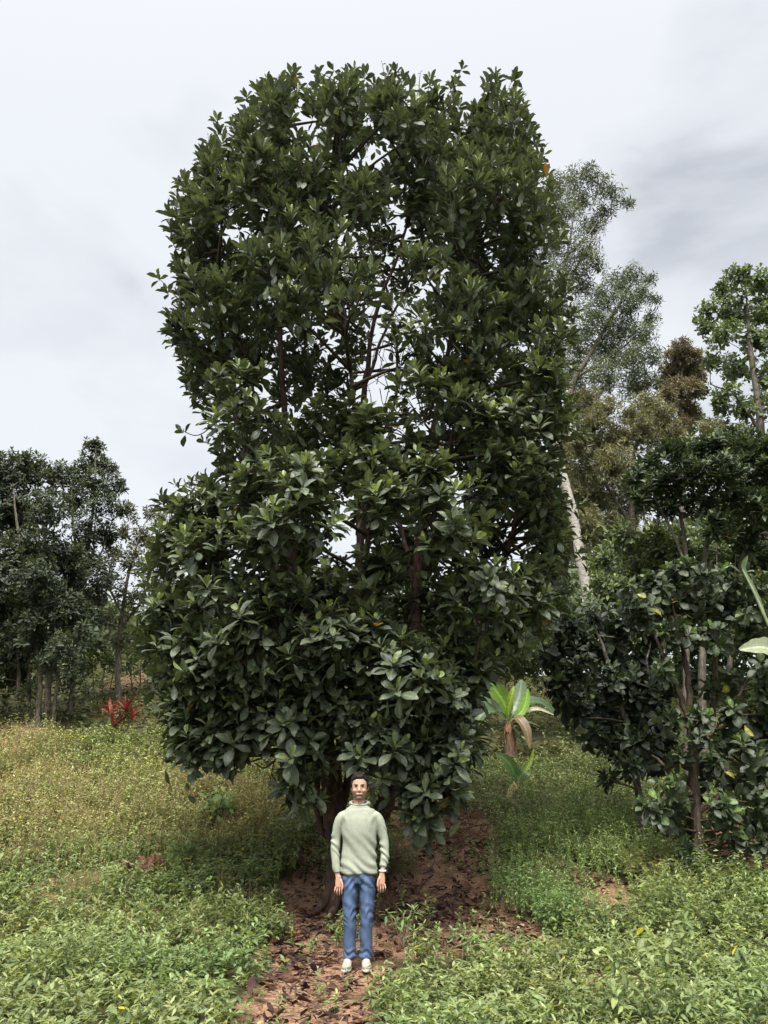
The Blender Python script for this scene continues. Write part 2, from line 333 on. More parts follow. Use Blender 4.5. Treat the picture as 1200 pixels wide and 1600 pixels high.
#@@MAINTREE
# ------------------------------------------------------------------ the big tree
def big_tree():
    base = at(527, 1462, 10.3); base[2] = float(zg(base[0], base[1]))
    root = empty('broadleaf_tree', base)
    tag(root, 'tall dense broadleaf tree with big dark glossy leaves towering behind the man', 'tree')
    def st(l): return spline(np.array([list(at(a, b, c))+[r] for a, b, c, r in l]), 6)
    stems = [st([(527, 1476, 10.3, .21), (525, 1450, 10.3, .165), (524, 1400, 10.32, .135), (530, 1335, 10.35, .135), (523, 1270, 10.38, .15), (518, 1215, 10.4, .14), (500, 1130, 10.45, .13), (478, 1000, 10.55, .11), (455, 850, 10.6, .09), (447, 700, 10.7, .08), (440, 560, 10.7, .065), (430, 420, 10.7, .05), (420, 300, 10.6, .03), (425, 200, 10.5, .012)]),
      st([(528, 1375, 10.36, .09), (548, 1335, 10.42, .10), (585, 1290, 10.5, .12), (605, 1240, 10.5, .12), (628, 1150, 10.6, .11), (645, 1000, 10.8, .10), (655, 850, 10.9, .09), (672, 700, 11, .075), (700, 550, 11, .06), (722, 400, 10.9, .045), (735, 250, 10.7, .025), (740, 160, 10.6, .01)]),
      st([(524, 1300, 10.4, .06), (548, 1200, 10.6, .055), (552, 1100, 10.65, .07), (555, 980, 10.7, .08), (562, 830, 10.9, .08), (566, 700, 11, .08), (572, 590, 11, .07), (585, 500, 11, .055), (620, 400, 11, .045), (650, 300, 10.9, .03), (655, 190, 10.8, .012)]),
      st([(506, 1190, 10.4, .08), (460, 1120, 10.2, .07), (400, 1030, 10.0, .06), (345, 920, 9.9, .05), (310, 830, 9.9, .03), (300, 770, 9.9, .012)]),
      st([(622, 1160, 10.6, .07), (690, 1060, 10.7, .065), (760, 950, 10.8, .06), (805, 820, 10.9, .055), (830, 680, 10.9, .045), (842, 520, 10.8, .035), (832, 380, 10.7, .02), (800, 240, 10.6, .01)]),
      st([(480, 1010, 10.5, .07), (430, 880, 10.3, .06), (390, 730, 10.2, .055), (355, 580, 10.2, .045), (340, 440, 10.2, .03), (350, 300, 10.2, .012)]),
      st([(555, 1000, 10.7, .06), (575, 860, 10.1, .055), (560, 720, 9.8, .05), (548, 580, 9.8, .04), (530, 420, 9.9, .03), (520, 280, 10, .012)]),
      st([(646, 990, 10.8, .06), (640, 870, 11.6, .055), (600, 740, 12.1, .05), (620, 600, 12.2, .045), (610, 470, 12.2, .035), (560, 330, 12, .012)]),
      st([(572, 600, 11, .05), (600, 520, 11.1, .04), (640, 440, 11.1, .03), (665, 360, 11.1, .02)]),
      st([(655, 860, 10.9, .05), (690, 740, 10.2, .045), (720, 620, 9.9, .04), (740, 480, 10, .03), (750, 340, 10.1, .015)]),
      st([(524, 1310, 10.4, .05), (500, 1290, 10.5, .05), (490, 1200, 10.9, .05), (440, 1080, 11.5, .05), (400, 950, 11.9, .045), (400, 800, 12, .02)]),
      st([(605, 1240, 10.5, .06), (650, 1190, 10.1, .05), (690, 1150, 9.8, .04), (710, 1120, 9.7, .02)]),
      st([(508, 1180, 10.4, .05), (480, 1175, 10.0, .04), (440, 1165, 9.8, .03), (400, 1150, 9.7, .015)])]
    T = Tubes()
    for i, s in enumerate(stems): T.add(s[:, :3]+rng.normal(size=(len(s), 3))*.012, s[:, 3]*np.interp(s[:, 2], [2, 5, 9], [1, .8, .62]), 12 if i < 3 else 8, .10)
    for k in range(6):      # root flare
        a = k*1.05+.3; d = np.array([math.cos(a), math.sin(a), 0])
        T.add([base+d*.06+[0, 0, .25], base+d*.15+[0, 0, .10], base+d*.27+[0, 0, .0], base+d*.42+[0, 0, -.05]], [.07, .065, .045, .02], 7, .1)
    link('trunk', T.mesh('trunk'), M_BARK, root)
    sp = np.vstack([s[:, :3] for s in stems]); 
    # silhouette of the crown, as world envelope around the stems
    MAIN = [(500, 132), (470, 128), (432, 128), (405, 158), (350, 190), (318, 235), (292, 290), (272, 340), (275, 390), (290, 430), (268, 490), (270, 550), (305, 600), (318, 640), (345, 690), (362, 740), (395, 775), (380, 800), (345, 765), (305, 752), (275, 775), (252, 830), (240, 880), (234, 940), (222, 1000), (240, 1040), (255, 1090), (262, 1130), (285, 1175), (330, 1190), (375, 1188), (400, 1160), (430, 1130), (450, 1150), (445, 1200), (455, 1250), (500, 1262), (515, 1200), (530, 1180), (545, 1195), (575, 1190), (598, 1235), (640, 1250), (640, 1290), (700, 1262), (735, 1225), (742, 1180), (735, 1110), (745, 1060), (790, 1025), (830, 995), (855, 930), (862, 860), (868, 800), (866, 740), (880, 690), (880, 640), (888, 560), (885, 500), (872, 430), (868, 380), (855, 320), (835, 290), (838, 240), (818, 210), (812, 150), (785, 125), (740, 130), (700, 145), (660, 140), (620, 130), (560, 122)]
    rows = np.array([(120, 470, 770), (200, 345, 830), (300, 285, 858), (430, 268, 880), (560, 268, 890), (640, 310, 893), (700, 338, 912), (760, 310, 912), (820, 255, 905), (900, 232, 890), (990, 220, 862), (1060, 240, 820), (1120, 262, 780), (1200, 300, 755), (1290, 330, 740)], float)
    YC = 10.7
    zs = []; xc = []; rx = []
    for y, a, b in rows:
        p = at(a, y, YC); q = at(b, y, YC); zs.append(p[2]); xc.append((p[0]+q[0])/2); rx.append((q[0]-p[0])/2)
    zs = np.array(zs)[::-1]; xc = np.array(xc)[::-1]; rx = np.array(rx)[::-1]
    def ry(z): return np.interp(z, [1.8, 3, 5, 9, 12, 14.6], [1.5, 2.2, 2.6, 2.6, 2.2, 1.2])
    cl = []; tries = 0
    while len(cl) < 330 and tries < 90000:
        tries += 1; z = rng.uniform(1.9, 14.4); cx = np.interp(z, zs, xc); r = np.interp(z, zs, rx); th = rng.uniform(0, 2*np.pi)
        rho = rng.uniform(.3, .93) if rng.random() < .4 else rng.uniform(.74, .95)
        p = np.array([cx+r*rho*math.cos(th), YC+ry(z)*rho*math.sin(th), z])
        if z < 2.6 and p[1] > 10.9: continue
        u, v, d = proj(p)
        if not inpoly(np.array([u]), np.array([v]), MAIN)[0]: continue
        # the open heart of the crown, where the sky shows through
        hole = max(np.exp(-((p[0]-.12)/.95)**4-((z-9.1)/2.6)**4), .55*np.exp(-((p[0]+1.5)/.6)**2-((z-8.3)/1.6)**2), .45*np.exp(-((p[0]-1.7)/.5)**2-((z-8.8)/2)**2))
        hole2 = np.exp(-((p[0]-.1)/.5)**2-((z-5.0)/.8)**2)*.6
        if rng.random() < max(hole*.74, hole2*.8): continue
        if any(np.linalg.norm(p-c[:3]) < .53 for c in cl): continue
        cl.append(np.array([*p, rng.uniform(.36, .66), rho]))
    for px, py, Y, rr in [(585, 190, 10.2, .6), (600, 270, 11.2, .6), (560, 320, 10.0, .5), (640, 300, 10.4, .5), (610, 170, 11, .6), (480, 1180, 9.6, .42), (475, 1225, 9.5, .35), (470, 1140, 9.6, .45), (640, 1170, 9.3, .45), (690, 1180, 9.3, .5), (650, 1230, 9.2, .3), (700, 1230, 9.3, .36), (660, 1270, 9.3, .26), (720, 1150, 9.5, .45), (580, 1150, 9.3, .4), (600, 1100, 9.2, .45), (550, 1110, 9.2, .4), (320, 1150, 9.8, .4), (360, 1160, 9.7, .35), (300, 1110, 9.9, .45), (430, 1080, 9.4, .5), (350, 1080, 9.6, .5), (500, 1060, 9.2, .5), (620, 1040, 9.2, .5), (680, 1090, 9.3, .5), (740, 1060, 9.6, .45), (790, 990, 9.9, .45), (830, 960, 10.2, .4), (860, 880, 10.3, .45), (300, 790, 9.9, .4), (275, 850, 10, .45), (250, 960, 10, .4), (880, 760, 10.4, .4), (400, 1130, 9.6, .35)]:
        cl.append(np.array([*at(px, py, Y), rr, 1.0]))
    Bt = Tubes(); Lv = Leaves(); PP = []; AA = []
    for c in cl:
        p = c[:3]; r = c[3]; zlim = sp[:, 2] < p[2]-.25*min(1.0, r)
        d = np.linalg.norm(sp-p, axis=1)+np.where(zlim, 0, 5); par = sp[np.argmin(d)]
        hub = p-np.array([0, 0, r*.45]); twig(Bt, par, hub, .035, .016, 6, 7, -.08)
        n = int((10+26*r)*np.interp(p[2], [3, 6, 12], [.92, .68, .58])); outw = np.array([p[0]-np.interp(p[2], zs, xc), (p[1]-YC)*1.2, 0]); outw = outw/max(np.linalg.norm(outw), .3)
        q = nrm(nrm(rng.normal(size=(n, 3)))+.55*outw+np.array([0, 0, .55])); pos = p+q*(r*rng.uniform(.45, 1.08, n))[:, None]*np.array([1, 1, .9])
        ax = nrm(q*.55+np.array([0, 0, np.interp(p[2], [2, 6, 12], [.55, .85, 1.5])])+rng.normal(size=(n, 3))*.22)
        u, v, _ = proj(pos); ok = inpoly(u+rng.normal(size=n)*9, v-4+rng.normal(size=n)*9, MAIN)
        hole = np.exp(-((pos[:, 0]-.12)/.8)**4-((pos[:, 2]-9.0)/2.3)**4); ok &= rng.random(n) > hole*.42
        pos = pos[ok]; ax = ax[ok]
        for a, x in zip(pos, ax): twig(Bt, hub+(a-hub)*.12*rng.random(), a-x*.03, .010, .0045, 3, 4, .10)
        PP.append(pos); AA.append(ax)
    P = np.vstack(PP); A = np.vstack(AA)
    print('rosettes', len(P), 'clumps', len(cl))
    cols = ((.040, .054, .032), (.080, .104, .056), (.19, .25, .075), (.30, .17, .04), .006)  # middle and lower leaves, colour lifted in place of fill light
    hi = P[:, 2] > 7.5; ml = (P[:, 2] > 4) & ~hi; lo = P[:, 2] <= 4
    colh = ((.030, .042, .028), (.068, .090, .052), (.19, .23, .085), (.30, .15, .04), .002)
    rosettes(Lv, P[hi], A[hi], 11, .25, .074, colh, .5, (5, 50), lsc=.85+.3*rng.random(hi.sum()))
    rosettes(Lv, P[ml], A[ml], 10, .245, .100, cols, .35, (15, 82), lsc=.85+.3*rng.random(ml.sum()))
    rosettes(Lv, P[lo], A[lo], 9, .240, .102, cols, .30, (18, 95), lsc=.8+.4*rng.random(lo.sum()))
    # leaves along the twigs below the whorls
    n = len(P); k = 3
    for q in range(k):
        a = nrm(rng.normal(size=(n, 3))+np.array([0, 0, -.2])); b = P-A*(.16+.13*q)
        w = rng.random((n, 1)); Lv.add(b, a, np.array([0, 0, 1.])+rng.normal(size=(n, 3))*.4, .2+.06*rng.random(n), .095, np.array(cols[0])*(1-w)+np.array(cols[1])*w, .2, .2)
    # sprigs that break the outline
    for path, nr in [([(300, 490, 10.2), (270, 458, 10.2), (246, 432, 10.2)], 3), ([(345, 655, 10.1), (310, 680, 10.1), (283, 672, 10.1)], 1), ([(360, 700, 10.1), (335, 695, 10.1), (318, 690, 10.1)], 1),
                     ([(575, 160, 10.2), (540, 130, 10.2), (520, 108, 10.2)], 1), ([(560, 165, 10.3), (520, 125, 10.3), (495, 112, 10.3)], 1), ([(615, 150, 10.4), (603, 125, 10.4), (597, 98, 10.4)], 0), ([(655, 150, 10.4), (655, 130, 10.4), (657, 112, 10.4)], 0),
                     ([(700, 160, 10.3), (712, 130, 10.3), (722, 106, 10.3)], 1), ([(810, 300, 10.4), (835, 265, 10.4), (850, 240, 10.4)], 2), ([(800, 190, 10.3), (818, 200, 10.3), (830, 208, 10.3)], 1), ([(830, 330, 10.3), (850, 310, 10.3), (857, 285, 10.3)], 1),
                     ([(340, 560, 10.1), (290, 545, 10.0), (268, 535, 10.0)], 2), ([(860, 700, 10.4), (890, 685, 10.4), (915, 675, 10.4)], 3), ([(850, 790, 10.3), (880, 790, 10.3), (910, 785, 10.3)], 3), ([(850, 850, 10.3), (890, 845, 10.3), (930, 830, 10.3)], 4), ([(850, 880, 10.3), (890, 880, 10.3), (915, 870, 10.3)], 3), ([(860, 560, 10.4), (885, 560, 10.4), (895, 575, 10.4)], 2)]:
        pts = spline([at(*p) for p in path], 4); Bt.add(pts, np.linspace(.013, .005, len(pts)), 4)
        tip = pts[-1]; d = pts[-1]-pts[-2]; d = nrm(d)
        if nr == 0: rosettes(Lv, tip[None], d[None], 2, .08, .03, cols, .5, (10, 40)); continue
        pos = np.array([tip-d*.17*i+rng.normal(size=3)*.07*i for i in range(nr)]); rosettes(Lv, pos, np.tile(d+[0, 0, .5], (nr, 1)), 7, .2, .085, colh, .5, (8, 75))
    m_ = np.array(MAIN, float); cx_, cy_ = 575, 640
    for k in range(150):
        i = rng.integers(len(m_)); a = m_[i]+(m_[i-1]-m_[i])*rng.random()
        if a[1] > 1090: continue
        o = np.array([a[0]-cx_, (a[1]-cy_)*.6]); o = o/np.linalg.norm(o); o = o+np.array([0, -.7]); o = o/np.linalg.norm(o); Y_ = rng.uniform(10.1, 11.2); ex = rng.uniform(2, 20)
        s0 = a-np.array([o[0], -.3])*38; pts = spline([at(*s0, Y_), at(*(a-o*8+rng.normal(size=2)*4), Y_), at(*(a+o*ex), Y_)], 3); Bt.add(pts, np.linspace(.012, .005, len(pts)), 4)
        d = nrm(pts[-1]-pts[-3]); nr = int(rng.integers(1, 4)); pos = np.array([pts[-1]-d*.15*i+rng.normal(size=3)*.04*i for i in range(nr)])
        rosettes(Lv, pos, np.tile(d*.7+[0, 0, .6], (nr, 1)), 8, .22, .075, colh, .5, (6, 70), lsc=.8+.4*rng.random(nr))
    # bare dead branch hanging on the left
    for path in [[(470, 1110, 9.7), (445, 1150, 9.7), (430, 1185, 9.7), (420, 1230, 9.7)], [(437, 1170, 9.7), (400, 1188, 9.6), (372, 1190, 9.6)], [(428, 1190, 9.7), (412, 1200, 9.65), (398, 1192, 9.6)], [(425, 1210, 9.7), (432, 1222, 9.7)], [(505, 1250, 10.2), (525, 1240, 9.9), (535, 1232, 9.7)],
                 [(720, 1210, 9.4), (727, 1250, 9.4), (735, 1300, 9.5)], [(540, 1180, 10.2), (547, 1150, 10.2), (550, 1090, 10.3)]]:
        pts = spline([at(*p) for p in path], 5); Bt.add(pts, np.linspace(.016, .006, len(pts)), 5)
    for k in range(90):   # fine bare twigs in the open heart
        a = at(rng.uniform(550, 650), rng.uniform(400, 640), rng.uniform(10.2, 11.6)); b = a+nrm(rng.normal(size=3)+np.array([0, 0, .8]))*rng.uniform(.3, .9); twig(Bt, a, b, .010, .003, 3, 4, .1)
    link('branches', Bt.mesh('branches'), M_TWIG, root)
    link('crown', Lv.mesh('crown', 'ovate'), M_BIG, root)
big_tree()
#@@TREES
# ------------------------------------------------------------------ other trees and shrubs
DENS = 4.2
def tree(name, label, cat, base_px, Y, trunk, clumps, leaf, K, nros, cols, templ='mid', mat=None, bark=None, spread=(15, 85), up=.7, depth=.5, group=None, outw=.6, fill=(.35, 1.05), droop=None, curl=(.05, .3), trunkY=None, twr=.006):
    """trunk: list of stems [(px,py,dY,r)...]; clumps: (px,py,rpx)"""
    if len(base_px) == 2: base = at(base_px[0], base_px[1], Y)
    else: base = np.array(base_px, float)
    base[2] = float(zg(base[0], base[1])); root = empty(name, base); tag(root, label, cat, group)
    T = Tubes(); sp = []
    for s in trunk:
        a = np.array([list(at(px, py, Y+dy))+[r] for px, py, dy, r in s])
        if s[0][4:] == () and a[0][2] < base[2]+.6: a[0][2] = float(zg(a[0][0], a[0][1]))-.1
        q = spline(a, 5); T.add(q[:, :3]+rng.normal(size=(len(q), 3))*.01, np.maximum(q[:, 3], .004), 8, .1); sp.append(q[:, :3])
    sp = np.vstack(sp)
    Lv = Leaves(); Bt = T; ll, lw = leaf
    for c in clumps:
        px, py, rp = c[:3]; dY = c[3] if len(c) > 3 else rng.uniform(-1, 1)*depth
        p = at(px, py, Y+dY); _, _, d = proj(p); r = rp*d/FPX*1.15
        dd = np.linalg.norm(sp-p, axis=1)+np.where(sp[:, 2] < p[2]-.1, 0, 3); par = sp[np.argmin(dd)]
        hub = p-np.array([0, 0, r*.4]); twig(Bt, par, hub, twr*3.5, twr*1.8, 5, 6, -.05)
        n = max(5, int(DENS*nros*r*r*rng.uniform(.85, 1.15)))
        o = p-sp.mean(0); o[2] = 0; o = o/max(np.linalg.norm(o), .5)
        q = nrm(nrm(rng.normal(size=(n, 3)))+outw*.6*o+np.array([0, 0, .25])); pos = p+q*(r*rng.uniform(fill[0], fill[1], n))[:, None]
        ax = nrm(q*.6+np.array([0, 0, up])+rng.normal(size=(n, 3))*.25)
        if droop: ax = nrm(q*.5+np.array([0, 0, -droop])+rng.normal(size=(n, 3))*.3)
        rosettes(Lv, pos, ax, K, ll, lw, cols, .35, spread, curl=curl, lsc=.75+.5*rng.random(n))
        for a, x in list(zip(pos, ax))[::2]: twig(Bt, hub, a, twr, twr*.4, 3, 3, .08)
    link('trunk', T.mesh('trunk'), bark or M_BARKG, root)
    link('crown', Lv.mesh('crown', templ), mat or M_FAR, root)
    return root
DK = ((.022, .032, .020), (.048, .064, .036), (.10, .14, .05), (.28, .24, .05), .006)
LG = 'dark leafy trees on the left slope'
tree('broadleaf_tree', 'dark bushy tree at the left edge with several thin stems on the slope', 'tree', (68, 1135), 20, [
    [(60, 1135, 0, .07), (62, 1060, 0, .06), (50, 960, 0, .05), (30, 840, 0, .04), (20, 760, 0, .015)], [(72, 1138, .1, .09), (76, 1070, .1, .08), (80, 980, 0, .06), (75, 880, 0, .05), (60, 780, 0, .015)],
    [(84, 1125, 0, .05), (90, 1060, 0, .045), (100, 980, 0, .03), (105, 900, 0, .015)], [(25, 1095, .3, .06), (30, 1040, .3, .05), (10, 950, .3, .03), (-30, 850, .3, .02)], [(45, 1095, .3, .05), (45, 1040, .3, .04), (35, 950, .3, .02)]],
    [(-70, 780, 50), (-25, 755, 45), (15, 740, 35), (50, 735, 28), (90, 745, 25), (-60, 850, 55), (-10, 820, 50), (35, 800, 40), (80, 800, 35), (-50, 930, 55), (0, 900, 50), (45, 870, 42), (90, 870, 35), (20, 960, 45), (65, 940, 40), (100, 950, 30), (-40, 1000, 45), (10, 1020, 35), (60, 1010, 32), (95, 1010, 22), (120, 970, 22), (-20, 1040, 34), (30, 1050, 26), (-50, 900, 50), (75, 1035, 22), (50, 985, 34), (110, 900, 26), (130, 990, 18), (105, 1040, 16), (60, 905, 34)],
    (.17, .06), 9, 62, DK, up=.5, group=None, depth=.8)
tree('broadleaf_tree', 'slender dark tree with a pointed top and a pale stem, behind the left-edge tree', 'tree', (110, 1100), 21.5, [
    [(112, 1100, 0, .08), (118, 1010, 0, .07), (128, 920, 0, .06), (140, 840, 0, .05), (148, 760, 0, .03), (150, 700, 0, .01)], [(130, 910, 0, .05), (115, 830, 0, .04), (112, 750, 0, .015)], [(128, 920, 0, .04), (155, 870, 0, .03), (180, 800, 0, .012)]],
    [(148, 700, 17), (140, 725, 20), (165, 730, 18), (122, 745, 20), (150, 760, 26), (180, 760, 17), (120, 785, 24), (160, 795, 26), (190, 795, 14), (135, 830, 28), (165, 840, 22), (125, 875, 28), (150, 890, 24), (120, 925, 28), (150, 930, 18), (135, 965, 24)],
    (.17, .055), 9, 62, DK, up=.6, depth=.6)
tree('small_tree', 'thin open brownish tree left of the big tree crown, one bare stem', 'tree', (187, 1072), 24, [
    [(187, 1072, 0, .10), (186, 1010, 0, .09), (192, 950, 0, .06), (205, 880, 0, .045), (225, 820, 0, .015)], [(190, 960, 0, .04), (165, 900, 0, .03), (170, 850, 0, .01)], [(190, 980, 0, .04), (225, 930, 0, .03), (245, 850, 0, .012)]],
    [(205, 805, 13), (235, 800, 12), (250, 812, 16), (190, 830, 15), (220, 840, 20), (180, 865, 16), (245, 860, 22), (205, 880, 24), (175, 910, 20), (235, 910, 24), (200, 935, 24), (250, 960, 24), (170, 970, 17), (215, 975, 22), (185, 1005, 15), (235, 1010, 20), (262, 905, 20), (265, 840, 15)],
    (.17, .055), 8, 46, ((.045, .05, .03), (.085, .092, .048), (.13, .16, .05), (.2, .16, .08), .02), up=.4, depth=.8)
FE = ((.065, .085, .052), (.11, .14, .075), (.18, .22, .10), (.2, .2, .08), .0)  # grey green leaves, lightened further in place of distance haze
tree('feathery_tree', 'tallest feathery tree, on a pale leaning trunk right of the big tree', 'tree', (945, 1020), 19, [
    [(948, 1040, 0, .18), (925, 960, 0, .155), (908, 880, 0, .14), (890, 780, 0, .13), (868, 700, 0, .12), (855, 600, 0, .10), (862, 500, 0, .07), (885, 400, 0, .045), (905, 300, 0, .012)], [(862, 500, 0, .05), (910, 400, 0, .04), (965, 320, 0, .012)], [(885, 400, 0, .04), (925, 360, 0, .02), (950, 300, 0, .01)]],
    [(912, 275, 15), (890, 290, 15), (935, 290, 14), (955, 308, 12), (978, 318, 9), (870, 305, 20), (905, 315, 17), (940, 335, 13), (880, 345, 22), (918, 355, 17), (870, 390, 24), (905, 400, 20), (930, 415, 13), (885, 435, 22), (910, 450, 16), (850, 330, 22), (850, 440, 24), (840, 380, 20), (880, 480, 16)],
    (.20, .032), 10, 70, FE, templ='diamond', fill=(.5, 1.6), up=.1, bark=M_PALE, depth=.5, spread=(25, 100), curl=(.1, .45))
tree('feathery_tree', 'feathery grey green tree with slanting dark branches, lower than the tallest feathery tree', 'tree', (880, 1000), 25, [
    [(880, 1000, 0, .2), (880, 800, 0, .17), (890, 620, 0, .12), (930, 540, 0, .08), (965, 480, 0, .05), (995, 430, 0, .015)], [(900, 590, 0, .08), (950, 560, 0, .05), (1000, 520, 0, .015)]],
    [(985, 430, 13), (1010, 436, 9), (960, 445, 16), (1000, 460, 15), (1020, 470, 9), (940, 470, 18), (975, 480, 18), (1015, 500, 11), (925, 500, 22), (960, 515, 22), (1000, 525, 17), (905, 540, 24), (945, 550, 26), (985, 560, 22), (1020, 560, 15), (900, 590, 26), (940, 600, 26), (985, 600, 22), (1025, 600, 18)],
    (.25, .042), 10, 55, FE, templ='diamond', fill=(.5, 1.6), up=0, depth=.8, spread=(25, 100), curl=(.1, .45))
tree('broadleaf_tree', 'bright green tiered tree against the sky at the right edge', 'tree', (1190, 900), 26, [
    [(1195, 900, 0, .2), (1192, 760, 0, .18), (1186, 640, 0, .14), (1172, 540, 0, .10), (1165, 450, 0, .02)], [(1190, 680, 0, .08), (1150, 620, 0, .05), (1110, 600, 0, .02)], [(1180, 600, 0, .06), (1210, 550, 0, .04), (1230, 500, 0, .02)]],
    [(1155, 435, 20), (1135, 455, 18), (1180, 440, 22), (1210, 450, 26), (1110, 490, 20), (1150, 485, 26), (1190, 485, 26), (1230, 490, 30), (1105, 510, 14), (1135, 525, 24), (1180, 535, 24), (1220, 540, 28), (1110, 565, 20), (1150, 575, 26), (1200, 590, 26), (1095, 610, 20), (1135, 625, 24), (1170, 640, 24), (1215, 640, 28), (1085, 655, 20), (1120, 670, 22), (1160, 690, 22), (1240, 590, 30)],
    (.26, .11), 8, 26, ((.06, .088, .038), (.10, .14, .055), (.18, .24, .08), (.2, .2, .08), .0), up=.25, depth=.8)
BR = ((.10, .105, .058), (.17, .168, .095), (.23, .24, .11), (.22, .17, .09), .03)
tree('vine_covered_tree', 'tall narrow treetop draped in dry brown foliage, between the feathery and tiered trees', 'tree', (1065, 900), 23, [
    [(1065, 900, 0, .12), (1066, 750, 0, .1), (1064, 640, 0, .07), (1066, 560, 0, .02)]],
    [(1066, 545, 15), (1052, 558, 14), (1080, 560, 14), (1048, 580, 15), (1070, 580, 18), (1086, 585, 13), (1055, 605, 17), (1078, 610, 17), (1062, 630, 18), (1078, 645, 15), (1068, 665, 14), (1045, 620, 13)],
    (.20, .04), 9, 140, ((.085, .075, .048), (.15, .128, .08), (.14, .14, .06), (.2, .15, .08), .04), templ='diamond', droop=.7, depth=.4, spread=(10, 60))
tree('vine_covered_tree', 'broad olive brown mound of dry drooping foliage above the round dark tree', 'tree', (985, 950), 20.5, [
    [(985, 950, 0, .12), (985, 820, 0, .1), (990, 720, 0, .07), (1005, 660, 0, .02)], [(985, 820, 0, .07), (940, 740, 0, .05), (925, 650, 0, .02)]],
    [(1010, 640, 20), (985, 655, 20), (1035, 655, 18), (1000, 680, 26), (1040, 685, 22), (965, 690, 24), (1060, 700, 20), (925, 625, 18), (905, 640, 18), (945, 645, 18), (925, 665, 20), (940, 700, 26), (905, 700, 20), (960, 735, 28), (920, 745, 26), (900, 780, 24), (940, 785, 28), (985, 760, 24), (920, 830, 28), (960, 830, 28), (990, 800, 20), (900, 850, 24), (1080, 730, 20), (1110, 680, 18), (1140, 700, 18)],
    (.20, .04), 9, 165, BR, templ='diamond', fill=(.2, 1.35), droop=.6, depth=.6, spread=(10, 60))
tree('broadleaf_tree', 'round topped dark tree with several thin stems, at mid height by the right edge', 'tree', (1095, 1330), 15, [
    [(1075, 1250, 0, .07), (1072, 1050, 0, .06), (1070, 920, 0, .05), (1068, 820, 0, .04), (1040, 750, 0, .02)], [(1100, 1250, 0, .08), (1098, 1050, 0, .07), (1100, 900, 0, .06), (1110, 800, 0, .04), (1120, 720, 0, .015)], [(1130, 1250, .3, .06), (1140, 1050, .3, .05), (1160, 880, .3, .05), (1190, 780, 0, .02)], [(1085, 920, 0, .04), (1050, 830, 0, .03), (1020, 770, 0, .015)]],
    [(1000, 750, 24), (1022, 728, 24), (1050, 712, 26), (1082, 705, 26), (1112, 698, 26), (1145, 695, 28), (1180, 705, 30), (1215, 715, 34), (1010, 775, 22), (1045, 755, 30), (1085, 745, 32), (1125, 740, 34), (1165, 745, 36), (1205, 760, 36), (1250, 750, 40), (1050, 790, 24), (1090, 785, 28), (1135, 785, 30), (1175, 800, 32), (1215, 810, 34), (1120, 825, 26), (1160, 840, 28), (1245, 830, 40)],
    (.22, .075), 10, 46, ((.022, .036, .020), (.044, .064, .032), (.12, .17, .05), (.28, .2, .05), .002), templ='lance', mat=M_BIG, up=.9, depth=.8, spread=(12, 75))
tree('small_tree', 'dark drooping large leaved small tree right of the banana plant', 'tree', (1000, 1255), 12.8, [
    [(1000, 1258, 0, .06), (990, 1180, 0, .055), (970, 1100, 0, .05), (945, 1020, 0, .03), (930, 980, 0, .015)], [(995, 1200, 0, .04), (1020, 1120, 0, .035), (1010, 1030, 0, .015)], [(970, 1100, 0, .04), (920, 1080, 0, .03), (890, 1040, 0, .015)]],
    [(895, 985, 28), (935, 975, 30), (975, 985, 30), (1015, 990, 28), (870, 1020, 28), (910, 1020, 36), (955, 1025, 38), (1000, 1035, 36), (870, 1060, 26), (905, 1070, 34), (950, 1075, 38), (995, 1080, 38), (1030, 1070, 28), (900, 1110, 26), (940, 1125, 32), (985, 1125, 36), (1025, 1120, 30), (960, 1165, 26), (1000, 1165, 30), (1035, 1160, 24), (930, 1150, 20), (950, 1215, 14), (980, 1200, 18), (1020, 1195, 18)],
    (.22, .10), 9, 34, ((.016, .024, .015), (.032, .044, .024), (.08, .13, .035), (.25, .3, .05), .003), templ='ovate', mat=M_BIG, up=.3, depth=.6, spread=(20, 110))
